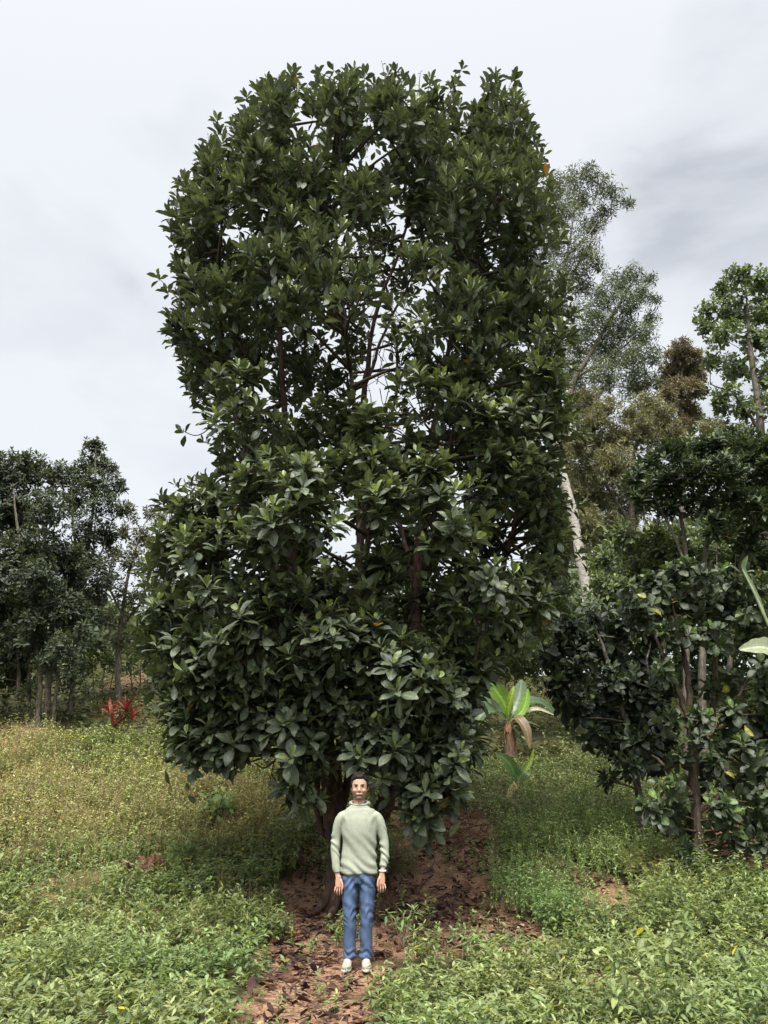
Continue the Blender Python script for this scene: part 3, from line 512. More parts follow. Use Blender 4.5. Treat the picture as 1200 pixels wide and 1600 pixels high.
tree('small_tree', 'small tree with large leaves and brown trunk in the soil by the right edge', 'tree', (1092, 1362), 11.6, [
    [(1092, 1365, 0, .10), (1090, 1300, 0, .08), (1085, 1220, 0, .07), (1078, 1140, 0, .055), (1076, 1070, 0, .045), (1065, 1000, 0, .03), (1050, 940, 0, .02)], [(1078, 1130, 0, .05), (1060, 1080, .1, .04), (1035, 1020, .1, .03), (1010, 960, .1, .015)],
    [(1085, 1180, 0, .035), (1130, 1120, 0, .03), (1160, 1080, 0, .022), (1190, 1020, 0, .02)], [(1080, 1240, 0, .05), (1050, 1210, 0, .04), (1020, 1180, 0, .015)], [(1088, 1270, 0, .05), (1140, 1230, 0, .04), (1185, 1180, 0, .02)], [(1112, 1140, .4, .05), (1118, 1040, .4, .04), (1110, 940, .4, .02)]],
    [(985, 935, 22), (1020, 915, 26), (1060, 900, 28), (1100, 900, 28), (1140, 915, 28), (1180, 920, 30), (1005, 960, 26), (1045, 945, 30), (1090, 945, 32), (1130, 955, 30), (1170, 970, 26), (1060, 990, 24), (1110, 995, 26), (1150, 1010, 20), (1190, 1000, 22), (1215, 960, 34),
     (1190, 1060, 24), (1215, 1100, 30), (1160, 1110, 20), (1190, 1140, 30), (1130, 1160, 24), (1160, 1180, 30), (1210, 1190, 34), (1060, 1185, 18), (1095, 1120, 16, -.4), (1110, 1075, 18, .4), (1140, 1060, 20), (1050, 1120, 14, -.2), (1040, 1050, 18), (1100, 1160, 20, -.4), (1150, 1120, 24), (1110, 1200, 28), (1150, 1230, 30), (1190, 1240, 32), (1050, 1235, 24), (1085, 1235, 26), (1125, 1265, 28), (1170, 1290, 28), (1210, 1280, 30), (1050, 1280, 22), (1085, 1290, 26), (1100, 1325, 20), (1075, 1325, 16), (1010, 1260, 12), (1030, 1270, 16), (1140, 1310, 14), (1190, 1320, 14), (1230, 1240, 40)],
    (.21, .115), 8, 30, ((.028, .040, .024), (.056, .074, .040), (.11, .18, .04), (.35, .33, .08), .010), templ='ovate', mat=M_BIG, bark=M_BARKB, up=.25, depth=.55, spread=(20, 110))
GB = ((.052, .074, .032), (.10, .135, .055), (.20, .27, .08), (.2, .2, .05), .004)
BG = 'green bushes behind the tree'
def bush(label, Y, pts, leaf=(.16, .06), nros=50, cols=GB, templ='mid', name='bush', K=8, up=.4, base=None):
    xs = np.mean([p[0] for p in pts]); lo = max(p[1]+p[2] for p in pts)+15; b = at(xs, lo, Y)
    tree(name, label, 'bush', (b[0], Y, 0), Y, [[(xs+dx, lo+10, 0, .02), (xs+dx*2, np.mean([p[1] for p in pts]), 0, .015), (xs+dx*3, min(p[1] for p in pts), 0, .01)] for dx in (-8, 3, 12)], pts, leaf, K, nros, cols, templ=templ, up=up, depth=.8)
bush('bright green bush seen between the big tree and the pale leaning trunk', 22, [(760, 960, 36), (800, 945, 34), (840, 935, 34), (780, 1000, 40), (830, 985, 40), (870, 960, 30), (760, 1040, 36), (810, 1035, 40), (850, 1030, 34), (720, 1000, 34), (700, 960, 30), (870, 920, 26), (730, 1050, 30), (880, 1000, 24)])
bush('leafy green bush just right of the pale leaning trunk', 16.5, [(950, 880, 26), (985, 855, 30), (1020, 860, 30), (960, 920, 34), (1000, 900, 36), (1040, 890, 30), (940, 950, 30), (1050, 860, 24), (975, 835, 22)], leaf=(.2, .085), nros=42)
bush('green shrub under the round dark tree beside the right edge', 17, [(1080, 880, 30), (1120, 870, 34), (1160, 885, 34), (1200, 880, 36), (1100, 920, 34), (1150, 930, 36), (1200, 940, 36), (1240, 900, 40), (1060, 840, 22), (1110, 1000, 40), (1160, 1000, 40), (1210, 1000, 40), (1080, 1060, 40), (1140, 1070, 40), (1200, 1080, 40), (1050, 1000, 36)], leaf=(.2, .075), nros=40, cols=((.035, .055, .022), (.06, .095, .035), (.14, .2, .05), (.2, .2, .05), .004))
bush('low green shrub on the slope right of the slender dark tree', 25, [(150, 1005, 20), (170, 1030, 18), (125, 1020, 22), (140, 1040, 18), (205, 1040, 12)], nros=28, leaf=(.22, .07), cols=((.04, .065, .03), (.075, .11, .045), (.15, .2, .06), (.2, .2, .05), .004))
bush('dull green bush filling the slope behind the feathery trees', 24, [(900, 700, 34), (880, 760, 36), (860, 830, 36), (930, 800, 36), (980, 790, 36), (900, 850, 36), (870, 890, 34), (1030, 780, 36), (1080, 760, 34), (1120, 740, 34), (1170, 750, 36), (1220, 780, 40), (1150, 700, 30), (1210, 700, 34)], leaf=(.3, .09), nros=13, cols=((.05, .062, .034), (.09, .10, .055), (.15, .18, .07), (.2, .2, .05), .004))
bush('dull green shrubs filling the slope between the left trees and the big tree', 26, [(170, 960, 22), (200, 985, 24), (235, 975, 26), (265, 990, 26), (150, 990, 20), (215, 1015, 18), (250, 1020, 22), (240, 930, 22), (275, 940, 26), (180, 1010, 14), (290, 1020, 26), (130, 1005, 20)], leaf=(.24, .08), nros=14, cols=((.045, .062, .032), (.085, .105, .05), (.15, .18, .07), (.2, .2, .05), .004))
bush('low dark shrubs at the foot of the left edge tree', 21, [(-10, 1075, 22), (20, 1060, 22), (45, 1078, 16), (100, 1070, 16), (125, 1050, 18), (0, 1040, 24), (-40, 1060, 26), (80, 1045, 18), (140, 1075, 12), (115, 1090, 10)], leaf=(.2, .06), nros=26, cols=((.03, .045, .025), (.06, .08, .04), (.12, .15, .05), (.2, .2, .05), .004))
bush('dark shrub behind the stems at the left edge', 27, [(-60, 1040, 34), (-20, 1020, 34), (20, 1040, 28), (60, 1060, 22), (-50, 980, 36)], nros=22, leaf=(.22, .08), cols=((.025, .045, .02), (.05, .08, .03), (.1, .15, .04), (.2, .2, .05), .004))
bush('pale green bush glimpsed under the big tree crown', 23, [(560, 1120, 30), (610, 1110, 32), (660, 1100, 34), (590, 1070, 30), (640, 1060, 30), (700, 1120, 30), (690, 1070, 26)], nros=40)
# far wood behind everything
def woods():
    Lv = Leaves(); n = 60000
    az = rng.uniform(R(-62), R(62), n); d = rng.uniform(34, 46, n); x = d*np.sin(az); y = np.abs(d*np.cos(az))+4
    top = 3.2+2.2*wav(x, y, .28, 4)+np.clip(x/3, -1.0, 8.5)
    h = top*rng.random(n)**.6; P = np.stack([x, y, zg(x, y)+h], -1)
    w = rng.random((n, 1)); C = np.array([.055, .075, .038])*(1-w)+np.array([.11, .14, .065])*w  # distance haze is put into these lighter leaf colours
    Lv.add(P, rng.normal(size=(n, 3))+[0, 0, -.2], rng.normal(size=(n, 3))+[0, -.5, .8], .5, .24, C*(.7+.6*rng.random((n, 1))))
    tag(link('woods', Lv.mesh('woods', 'mid'), M_FAR), 'distant green woods behind the slope', 'woods', kind='stuff')
woods()
#@@HERBS
# ------------------------------------------------------------------ ground cover
def vis(P, mx=420):
    u, v, d = proj(P); return (u > -mx) & (u < 1200+mx) & (v > 850) & (v < 1700)
def scatter(n, x0, x1, y0, y1, dens):
    x = rng.uniform(x0, x1, n); y = rng.uniform(y0, y1, n); k = rng.random(n) < dens(x, y); x = x[k]; y = y[k]
    P = np.stack([x, y, zg(x, y)], -1); k = vis(P); return P[k]
patch = lambda x, y, s, sd: .5+.5*wav(x, y, s, sd)
def herbs(name, label, cat, P, h, K, ll, lw, c0, c1, c2, templ, elev=(-25, 45), yellow=.004, stemw=.005, mat=None, curl=.25, top=.35, podd=(.45, .40, .04)):
    n = len(P); H = (h[0]+(h[1]-h[0])*rng.random(n))*np.clip(.1+1.1*patch(P[:, 0], P[:, 1], 2.7, 31)+.75*patch(P[:, 0], P[:, 1], 1.1, 33)**2, .3, 1.9); lean = rng.normal(size=(n, 3))*.16; lean[:, 2] = 1; lean = nrm(lean)
    f = rng.uniform(top, 1.02, (n, K)); b = P[:, None]+lean[:, None]*(H[:, None]*f)[..., None]
    az = rng.uniform(0, 6.283, (n, K)); el = np.radians(rng.uniform(elev[0], elev[1], (n, K))+25*(f-.7))
    D = np.stack([np.cos(az)*np.cos(el), np.sin(az)*np.cos(el), np.sin(el)], -1); Nn = np.array([0, 0, 1.])+rng.normal(size=D.shape)*.3
    w = rng.random((n, K, 1)); c0 = np.array(c0); c1 = np.array(c1); c2 = np.array(c2); C = c0*(1-w)+c1*w; y = np.clip((f-.75)*3, 0, 1)[..., None]*rng.random((n, K, 1)); C = C*(1-y)+c2*y
    hue = (patch(P[:, 0], P[:, 1], 1.1, 41)[:, None, None]-.5+rng.normal(size=(n, 1, 1))*.15); C = C*(1+hue*np.array([.36, .10, .15]))*(.75+.5*rng.random((n, 1, 1))); od = rng.random((n, K, 1)) < yellow; C = np.where(od, podd, C)
    l_ = ll*(.6+.7*rng.random((n, K)))*np.clip(1.35-f*.45, .7, 1.2)
    Lv = Leaves(); Lv.add(b.reshape(-1, 3), D.reshape(-1, 3), Nn.reshape(-1, 3), l_.ravel(), (l_*lw/ll).ravel(), C.reshape(-1, 3), curl*rng.random(n*K)*1.6, .25)
    Lv.add(P-[0, 0, .03], lean, np.array([0, -1., 0])+rng.normal(size=(n, 3))*.6, H*1.05+.03, stemw, c0*1.1, 0, 0)
    tag(link(name, Lv.mesh(name, templ), mat or M_HERB), label, cat, kind='stuff')
def clear_man(x, y): return np.clip((np.hypot((x+.26)/.42, (y-8.3)/.45)-1)*3, 0, 1)
near = lambda x, y: ((1-soilm(x, y))**2.5*(.3+.7*patch(x, y, 1.6, 3))+.035)*clear_man(x, y)
P = scatter(13000, -7.8, 8.5, 4.6, 9.6, near)
herbs('weeds', 'leafy green weeds covering the foreground', 'weeds', P, (.08, .36), 16, .068, .022, (.090, .125, .045), (.19, .24, .095), (.34, .40, .18), 'lance', yellow=.0022)
P = scatter(1200, -7.8, 8.5, 4.6, 12, lambda x, y: (1-soilm(x, y))**4*np.clip(1.6*patch(x, y, 2.3, 51)-.5, 0, 1)*clear_man(x, y))
herbs('broad_weeds', 'taller weeds with broader drooping leaves scattered through the foreground', 'weeds', P, (.25, .5), 13, .105, .04, (.085, .125, .045), (.17, .225, .085), (.30, .37, .15), 'ovate', yellow=.012, elev=(-45, 40), curl=.4)
P = scatter(11500, -9.5, 10.5, 9.2, 12.8, lambda x, y: (1-soilm(x, y))**1.5*(.5+.5*patch(x, y, 1.2, 6))+.07*np.clip(3*patch(x, y, 2.4, 61)-1.4, 0, 1))
herbs('weeds', 'knee high green weeds around the big trunk', 'weeds', P, (.16, .52), 14, .075, .024, (.090, .125, .045), (.19, .235, .09), (.32, .38, .16), 'mid', yellow=.002)
P = scatter(11000, -14, 1.0, 12.4, 19, lambda x, y: (1-soilm(x, y))*(.4+.6*patch(x, y, .9, 9)))
herbs('weeds', 'yellowish green weeds up the left slope', 'weeds', P, (.2, .65), 15, .085, .032, (.095, .12, .042), (.20, .225, .085), (.32, .35, .13), 'diamond', stemw=.007)
P = scatter(8500, 1.0, 15.5, 12.4, 19, lambda x, y: (1-soilm(x, y))*(.4+.6*patch(x, y, .9, 9)))
herbs('weeds', 'fine green weeds up the right slope', 'weeds', P, (.15, .5), 14, .075, .022, (.075, .105, .042), (.15, .19, .078), (.26, .31, .12), 'diamond', stemw=.006)
P = scatter(14000, -24, 24, 18.5, 36, lambda x, y: (1-.9*soilm(x, y))*(.4+.6*patch(x, y, .5, 9)))
herbs('ground_cover', 'dull green ground cover on the far slope', 'ground cover', P, (.1, .5), 9, .16, .06, (.045, .060, .026), (.09, .105, .045), (.15, .17, .065), 'diamond', stemw=.01)
# tan seed heads of the tall dry weeds on the left slope
blob = lambda x, y, a, b, c, d: np.exp(-((x-a)/c)**2-((y-b)/d)**2)
g1 = G(60, 1260); g2 = G(260, 1260); g3 = G(370, 1290); g4 = G(150, 1300); g5 = G(20, 1200)
P = scatter(26000, -12, .2, 10.8, 18, lambda x, y: np.clip(sum(blob(x, y, g[0], g[1], 1.3, 1.5) for g in (g1, g2, g3, g4, g5)), 0, 1)*(.3+.7*patch(x, y, 2, 12)))
herbs('dry_weeds', 'tan and reddish dry weeds gone to seed on the left slope', 'dry weeds', P, (.30, .85), 16, .032, .012, (.16, .13, .065), (.29, .25, .13), (.42, .39, .22), 'diamond', stemw=.005, top=.45, yellow=.02, podd=(.22, .13, .09), elev=(0, 70))
P = scatter(9000, -11, -.4, 10.2, 16, lambda x, y: np.clip(4*patch(x, y, 1.7, 77)-2.6, 0, 1))
herbs('brown_brush', 'patches of brittle reddish brown brush on the left slope', 'dry brush', P, (.3, .8), 18, .03, .008, (.11, .075, .045), (.20, .145, .09), (.28, .22, .14), 'diamond', stemw=.007, top=.25, yellow=.0, elev=(10, 75))
P = scatter(4500, -9, -.2, 8.8, 13.5, lambda x, y: (1-soilm(x, y))*np.clip(patch(x, y, 1.3, 21)-.35, 0, 1))
herbs('fine_grass', 'fine pale grass stalks among the left weeds', 'grass', P, (.25, .6), 9, .09, .006, (.13, .15, .05), (.24, .24, .10), (.33, .31, .15), 'diamond', stemw=.004, elev=(30, 75))
P = scatter(2600, 1.2, 4.5, 9.6, 13.8, lambda x, y: np.clip(blob(x, y, 2.0, 10.8, .55, 1.2)+blob(x, y, 3.3, 12.6, .9, 1.0), 0, 1))
herbs('feathery_weeds', 'upright feathery light green weeds beside the bare patch', 'weeds', P, (.4, .85), 26, .055, .012, (.09, .14, .05), (.18, .25, .09), (.27, .36, .14), 'diamond', stemw=.005, top=.15)
def litter():
    Lv = Leaves(); a = []
    def put(n, f, x0, x1, y0, y1):
        P = scatter(n, x0, x1, y0, y1, f); a.append(P)
    put(11000, lambda x, y: soilm(x, y)**1.5*(.12+.88*np.clip(2.2*patch(x, y, 2.2, 17)-.6, 0, 1)), -2.5, 3.5, 5.5, 13)
    put(1500, lambda x, y: soilm(x, y), 4, 8, 11, 14)
    put(2600, lambda x, y: soilm(x, y), -14, -4, 15, 34)
    put(2500, lambda x, y: np.exp(-((x+.7)/1.3)**2-((y-10.2)/1.2)**2), -4, 3, 7, 13)
    put(3000, lambda x, y: np.exp(-((x-1.2)/1.1)**2-((y-10.4)/1.1)**2)*np.clip(2.5*patch(x, y, 2.9, 27)-.7, 0, 1), -1, 4, 8, 13)
    put(700, lambda x, y: np.exp(-((x+3.0)/.35)**2-((y-9.9)/.25)**2)+np.exp(-((x+4.3)/.4)**2-((y-9.6)/.3)**2), -6, -2, 9, 11)
    P = np.vstack(a); P = P[np.hypot(P[:, 0]+.26, P[:, 1]-8.12) > .30]; n = len(P); P = P+np.stack([np.zeros(n), np.zeros(n), rng.uniform(.005, .05, n)], -1)
    az = rng.uniform(0, 6.283, n); D = np.stack([np.cos(az), np.sin(az), rng.normal(size=n)*.22], -1); Nn = np.array([0, 0, 1.])+rng.normal(size=(n, 3))*.45
    pal = np.array([(.045, .022, .017), (.075, .038, .026), (.12, .065, .040), (.19, .12, .075), (.30, .22, .15), (.055, .040, .040)])
    C = pal[rng.choice(6, n, p=[.32, .24, .16, .08, .04, .16])]*(.55+.55*rng.random((n, 1)))
    l_ = rng.uniform(.05, .17, n); Lv.add(P, D, Nn, l_, l_*rng.uniform(.25, .5, n), C, rng.uniform(-.45, .45, n), rng.uniform(-.2, .9, n))
    Q = scatter(16000, -2.5, 7, 5.5, 13.5, lambda x, y: soilm(x, y)); q = len(Q); w = rng.random((q, 1))
    Lv.add(Q+[0, 0, .004], rng.normal(size=(q, 3))*[1, 1, .3], np.array([0, 0, 1.])+rng.normal(size=(q, 3))*.5, rng.uniform(.012, .05, q), rng.uniform(.006, .02, q), np.array([.05, .03, .022])*(1-w)+np.array([.30, .20, .13])*w**2, .2, .3)
    tag(link('leaf_litter', Lv.mesh('leaf_litter', 'ovate'), M_DEAD), 'brown dead leaves strewn over the bare red soil', 'leaf litter', kind='stuff')
    T = Tubes()
    for k in range(420):
        x = rng.uniform(-2.2, 3); y = rng.uniform(6, 12)
        if soilm(x, y) < .5: continue
        z = float(zg(x, y)); a = rng.uniform(0, 3.14); L_ = rng.uniform(.08, .35); T.add([[x, y, z+.01], [x+math.cos(a)*L_*.5, y+math.sin(a)*L_*.5, z+.03], [x+math.cos(a)*L_, y+math.sin(a)*L_+.02, z+.012]], .004, 4)
    tag(link('fallen_twigs', T.mesh('fallen_twigs'), M_STRAW), 'thin dry twigs scattered on the soil', 'twigs', kind='stuff')
litter()
#@@THINGS
# ------------------------------------------------------------------ single plants and things on the ground
def ti_plant():
    b = G(186, 1160); root = empty('ti_plant', b); tag(root, 'red and pink leaved ti plant on the left slope', 'plant')
    T = Tubes(); Lv = Leaves()
    for tx, ty, n in [(172, 1115, 18), (198, 1108, 20), (176, 1140, 14), (188, 1128, 12), (206, 1122, 12)]:
        tip = at(tx, ty, b[1]); T.add(spline([b, (b+tip)/2+[0, 0, -.05], tip], 4), np.linspace(.022, .014, 9), 6)
        k = np.arange(n); az = k*2.4; el = np.radians(np.linspace(82, 12, n)); D = np.stack([np.cos(az)*np.cos(el), np.sin(az)*np.cos(el), np.sin(el)], -1)
        Nn = np.stack([-np.cos(az)*np.sin(el), -np.sin(az)*np.sin(el), np.cos(el)], -1)
        pal = np.array([(.26, .035, .035), (.18, .038, .035), (.10, .04, .03), (.52, .22, .19), (.07, .055, .03)]); C = pal[rng.choice(5, n, p=[.3, .25, .2, .13, .12])]
        Lv.add(np.tile(tip, (n, 1))-[0, 0, .1]*(k/n)[:, None], D, Nn, rng.uniform(.38, .55, n), .075, C, .25, .3)
    link('stem', T.mesh('stem'), M_TWIG, root); link('leaves', Lv.mesh('leaves', 'lance'), M_DEAD, root)
ti_plant()
def banana_leaf(root, pts, width, col, droop_tear=.0, nrm_dir=(0, -.6, .8), name='leaf'):
    q = spline(pts, 7); n = len(q); T = nrm(np.gradient(q, axis=0)); Nn = np.array(nrm_dir, float); S = nrm(np.cross(T, Nn)); Nv = np.cross(S, T)
    u = np.linspace(0, 1, n); w = width*np.clip(np.sin(np.pi*np.clip((u-.12)/.88, 0, 1)**.75), 0.02, 1)**.6; w[0:2] = .02
    cs = np.array([-1, -.5, 0, .5, 1.]); V = []
    for c in cs: V.append(q+S*(w*c*.5*(1+.05*np.sin(u*40+c)))[:, None]+Nv*(np.abs(c)*w*.16+.02*w*np.sin(u*50)*abs(c))[:, None])
    V = np.stack(V, 1).reshape(-1, 3); i = np.arange(n-1)[:, None]*5; j = np.arange(4)[None]; F = np.stack([i+j, i+j+1, i+j+6, i+j+5], -1).reshape(-1, 4)
    uv = np.stack([np.tile(cs*.5+.5, n), np.repeat(u, 5)], -1)
    return link(name, mesh_np(name, V, F, None, np.tile(col, (len(V), 1)), uv), M_BANANA, root)
def banana():
    b = G(800, 1188); Y = b[1]; root = empty('banana_plant', b); tag(root, 'banana plant with bright green upright leaves and dry brown sheaths on its stem', 'banana plant')
    top = at(795, 1128, Y); T = Tubes(); T.add(spline([b-[0, 0, .1], (b+top)/2, top], 5), np.linspace(.17, .10, 11), 10, .1)
    link('stem', T.mesh('stem'), surfmat('dry_sheath', [(.3, (.06, .035, .025)), (.6, (.19, .12, .08)), (.75, (.34, .26, .18))], scale=9, stretch=(3, 3, .5), bump=.8), root)
    Lv = Leaves(); n = 26; az = rng.uniform(0, 6.28, n); D = np.stack([np.cos(az)*.25, np.sin(az)*.25, -np.ones(n)], -1); f = rng.random((n, 1)); P = b+(top-b)*(.45+.55*f)+np.stack([np.cos(az), np.sin(az), az*0], -1)*.08
    Lv.add(P, D, np.stack([np.cos(az), np.sin(az), az*0], -1), rng.uniform(.25, .5, n), .10, np.array([.24, .14, .08])*(.6+.8*rng.random((n, 1))), .05, .4); link('dry_sheaths', Lv.mesh('dry_sheaths', 'lance'), M_DEAD, root)
    BGc = (.14, .23, .04); GG = (.07, .13, .04); GR = (.10, .145, .08)
    banana_leaf(root, [at(793, 1125, Y), at(788, 1100, Y), at(774, 1078, Y-.1), at(757, 1050, Y-.2)], .50, BGc, nrm_dir=(.2, -1, .2))
    banana_leaf(root, [at(794, 1125, Y), at(795, 1105, Y-.1), at(800, 1085, Y-.2), at(803, 1072, Y-.2)], .17, (.24, .34, .05), nrm_dir=(-.6, -1, .1))
    banana_leaf(root, [at(794, 1128, Y), at(775, 1105, Y+.1), at(755, 1092, Y+.1), at(722, 1076, Y+.1)], .52, GR, nrm_dir=(0, -.7, .7))
    banana_leaf(root, [at(796, 1128, Y), at(805, 1105, Y+.2), at(812, 1085, Y+.3), at(815, 1062, Y+.4)], .46, GR, nrm_dir=(-.3, -1, .3))
    banana_leaf(root, [at(796, 1128, Y), at(815, 1112, Y), at(822, 1095, Y), at(825, 1076, Y)], .26, (.2, .34, .06), nrm_dir=(-.5, -1, .2))
    banana_leaf(root, [at(796, 1128, Y), at(818, 1114, Y+.1), at(840, 1108, Y+.1), at(868, 1118, Y+.1)], .14, (.30, .31, .2), nrm_dir=(0, -.8, .6))
    banana_leaf(root, [at(796, 1130, Y), at(812, 1128, Y-.1), at(828, 1130, Y-.2), at(845, 1136, Y-.2)], .18, (.05, .09, .03), nrm_dir=(0, -.3, .9))
    banana_leaf(root, [at(796, 1130, Y), at(803, 1140, Y-.1), at(812, 1152, Y-.2), at(820, 1165, Y-.2)], .12, (.06, .09, .04), nrm_dir=(.4, -.8, .4))
    banana_leaf(root, [at(796, 1128, Y), at(818, 1102, Y+.3), at(845, 1098, Y+.4), at(872, 1120, Y+.4)], .38, (.06, .10, .04), nrm_dir=(0, -.6, .8))
    banana_leaf(root, [at(794, 1130, Y), at(772, 1112, Y-.3), at(752, 1118, Y-.5), at(738, 1150, Y-.6)], .34, (.07, .12, .045), nrm_dir=(0, -.6, .8))
    banana_leaf(root, [at(796, 1130, Y), at(808, 1122, Y-.4), at(822, 1140, Y-.6), at(828, 1170, Y-.7)], .26, (.16, .12, .06), nrm_dir=(0, -.7, .6))
    banana_leaf(root, [at(794, 1130, Y), at(785, 1118, Y-.1), at(778, 1110, Y-.2), at(770, 1105, Y-.2)], .10, GR, nrm_dir=(.4, -.8, .4))
    b = G(808, 1240); Y = b[1]; root = empty('banana_plant', b); tag(root, 'small banana sucker with a torn tan leaf, just below the taller banana plant', 'banana plant')
    T = Tubes(); top = at(808, 1222, Y); T.add([b-[0, 0, .1], (b+top)/2, top], [.05, .045, .03], 8); link('stem', T.mesh('stem'), M_STRAW, root)
    banana_leaf(root, [at(808, 1226, Y), at(803, 1208, Y), at(793, 1190, Y-.1), at(775, 1176, Y-.1)], .26, (.10, .19, .06), nrm_dir=(.3, -1, .3))
    banana_leaf(root, [at(809, 1226, Y), at(818, 1208, Y), at(829, 1190, Y), at(834, 1170, Y)], .10, (.32, .42, .08), nrm_dir=(-.3, -1, .1))
    banana_leaf(root, [at(808, 1226, Y), at(812, 1215, Y), at(820, 1205, Y), at(826, 1200, Y+.2)], .26, (.12, .20, .08), nrm_dir=(0, -1, .4))
    banana_leaf(root, [at(808, 1224, Y), at(804, 1230, Y-.15), at(798, 1238, Y-.25), at(791, 1248, Y-.3)], .16, (.42, .31, .2), nrm_dir=(.2, -1, .3))
    b = np.array([*at(1290, 1150, 10.9)[:2], 0]); b[2] = float(zg(b[0], b[1])); Y = 10.9; root = empty('banana_plant', b); tag(root, 'banana plant cut by the right edge, wide pale leaf with a brown tip', 'banana plant')
    T = Tubes(); top = at(1250, 1060, Y); T.add([b-[0, 0, .1], (b+top)/2, top], [.12, .10, .08], 10); link('stem', T.mesh('stem'), M_STRAW, root)
    banana_leaf(root, [at(1250, 1060, Y), at(1225, 1030, Y), at(1195, 1012, Y-.1), at(1155, 1015, Y-.2)], .34, (.30, .34, .22), nrm_dir=(0, -1, .35))
    for q_ in [(1290, 990, 1330, 1010, .4), (1260, 960, 1275, 890, .3), (1290, 1090, 1330, 1150, .5)]: banana_leaf(root, [at(1250, 1062, Y), at((1250+q_[0])/2, (1062+q_[1])/2-12, Y+q_[4]*.4), at(q_[0], q_[1], Y+q_[4]), at(q_[2], q_[3], Y+q_[4]*1.5)], .34, (.10, .17, .06), nrm_dir=(.2, -1, .4))
    T = Tubes(); T.add(spline([at(1250, 1070, Y), at(1205, 985, Y), at(1180, 930, Y), at(1160, 890, Y)], 5), np.linspace(.035, .014, 16), 7); link('leaf_stalk', T.mesh('leaf_stalk'), surfmat('green_stalk', [(.3, (.14, .18, .10)), (.7, (.26, .30, .18))], rough=.6), root)
    banana_leaf(root, [at(1205, 985, Y+.05), at(1180, 930, Y+.05), at(1160, 890, Y+.05), at(1168, 868, Y+.05)], .16, (.14, .19, .10), nrm_dir=(.8, -1, .2))
banana()
def bigleaf_weed(px, py, w, h, label, n=9):
    b = G(px, py); root = empty('large_leaved_weed', b); tag(root, label, 'weed'); T = Tubes(); Lv = Leaves(); tips = []
    for k in range(n):
        tip = b+np.array([rng.uniform(-w, w), rng.uniform(-w, w)*.7, h*rng.uniform(.5, 1)]); T.add(spline([b, (b+tip)/2, tip], 3), .006, 5); tips.append(tip)
    tips = np.array(tips); rosettes(Lv, tips, np.tile([0, -.25, 1.], (n, 1)), 6, .21, .10, ((.08, .16, .04), (.14, .24, .06), (.22, .34, .09), (.3, .3, .1), .0), .5, (45, 95))
    link('stem', T.mesh('stem'), M_TWIG, root); link('leaves', Lv.mesh('leaves', 'ovate'), M_HERB, root)
bigleaf_weed(333, 1300, .36, .62, 'large leaved weed in the brown weeds, the lower of two', 14)
bigleaf_weed(292, 1222, .38, .45, 'large leaved weed with flat broad leaves, the upper of two on the left slope', 9)
def dead_bundle():
    b = G(238, 1382); root = empty('dead_leaf_bundle', b); tag(root, 'curled dark red dead leaf cluster among the left weeds', 'dead leaves')
    Lv = Leaves(); n = 26; az = rng.uniform(0, 6.28, n); el = rng.uniform(.1, 1.4, n); D = np.stack([np.cos(az)*np.cos(el), np.sin(az)*np.cos(el), np.sin(el)], -1)
    Lv.add(b+rng.normal(size=(n, 3))*[.09, .05, .03]+[0, 0, .16], D, rng.normal(size=(n, 3)), rng.uniform(.15, .28, n), .10, np.array([.11, .045, .035])*(.5+1.3*rng.random((n, 1))), .4, .8)
    link('leaves', Lv.mesh('leaves', 'ovate'), M_DEAD, root)
    T = Tubes(); T.add([b+[-.45, .0, .3], b+[-.2, 0, .2], b+[.2, -.05, .05]], .012, 6); link('stick', T.mesh('stick'), M_STRAW, root)
dead_bundle()
def brush_pile(px, py, w, n, label, mat, h=.35, tall=0):
    b = G(px, py); root_ = Tubes()
    for k in range(n):
        p = b+np.array([rng.normal()*w*.6, rng.normal()*w*.4, 0]); p[2] = float(zg(p[0], p[1]))+rng.uniform(0, h)
        a = rng.uniform(0, 6.28); L_ = rng.uniform(.25, .8); d = np.array([math.cos(a)*L_, math.sin(a)*L_*.6, rng.normal()*.15+tall*.3]); root_.add(spline([p-d*.5, p+rng.normal(size=3)*.05+[0, 0, .05], p+d*.5], 3), rng.uniform(.003, .008), 4)
    o = link('brush_pile', root_.mesh('brush_pile'), mat); tag(o, label, 'brush pile')
brush_pile(700, 1305, .55, 170, 'rusty brown heap of dry twigs behind the man on the right', M_REDSTRAW, .38)
brush_pile(835, 1278, .5, 34, 'pale dry sticks lying below the banana sucker', M_STRAW, .22, .6)
brush_pile(1150, 1335, .6, 60, 'reddish dry twigs and leaves behind the right-edge tree trunk', M_REDSTRAW, .15)
def single_leaf(px, py, ll, col, label, az=.5, h=.03, up=0, name='fallen_leaf'):
    b = G(px, py)+[0, 0, h]; Lv = Leaves(); Lv.add(b, [math.cos(az), math.sin(az), up], [0, -.5, 1], ll, ll*.45, col, .1, .3)
    o = link(name, Lv.mesh(name, 'ovate'), M_DEAD); tag(o, label, 'leaf')
single_leaf(400, 1527, .11, (.62, .30, .05), 'orange yellow fallen leaf on the soil left of the man', .9, .05)
single_leaf(665, 1268, .17, (.35, .20, .04), 'large yellow brown dead leaf below the low right leaves of the big tree', 0, .25)
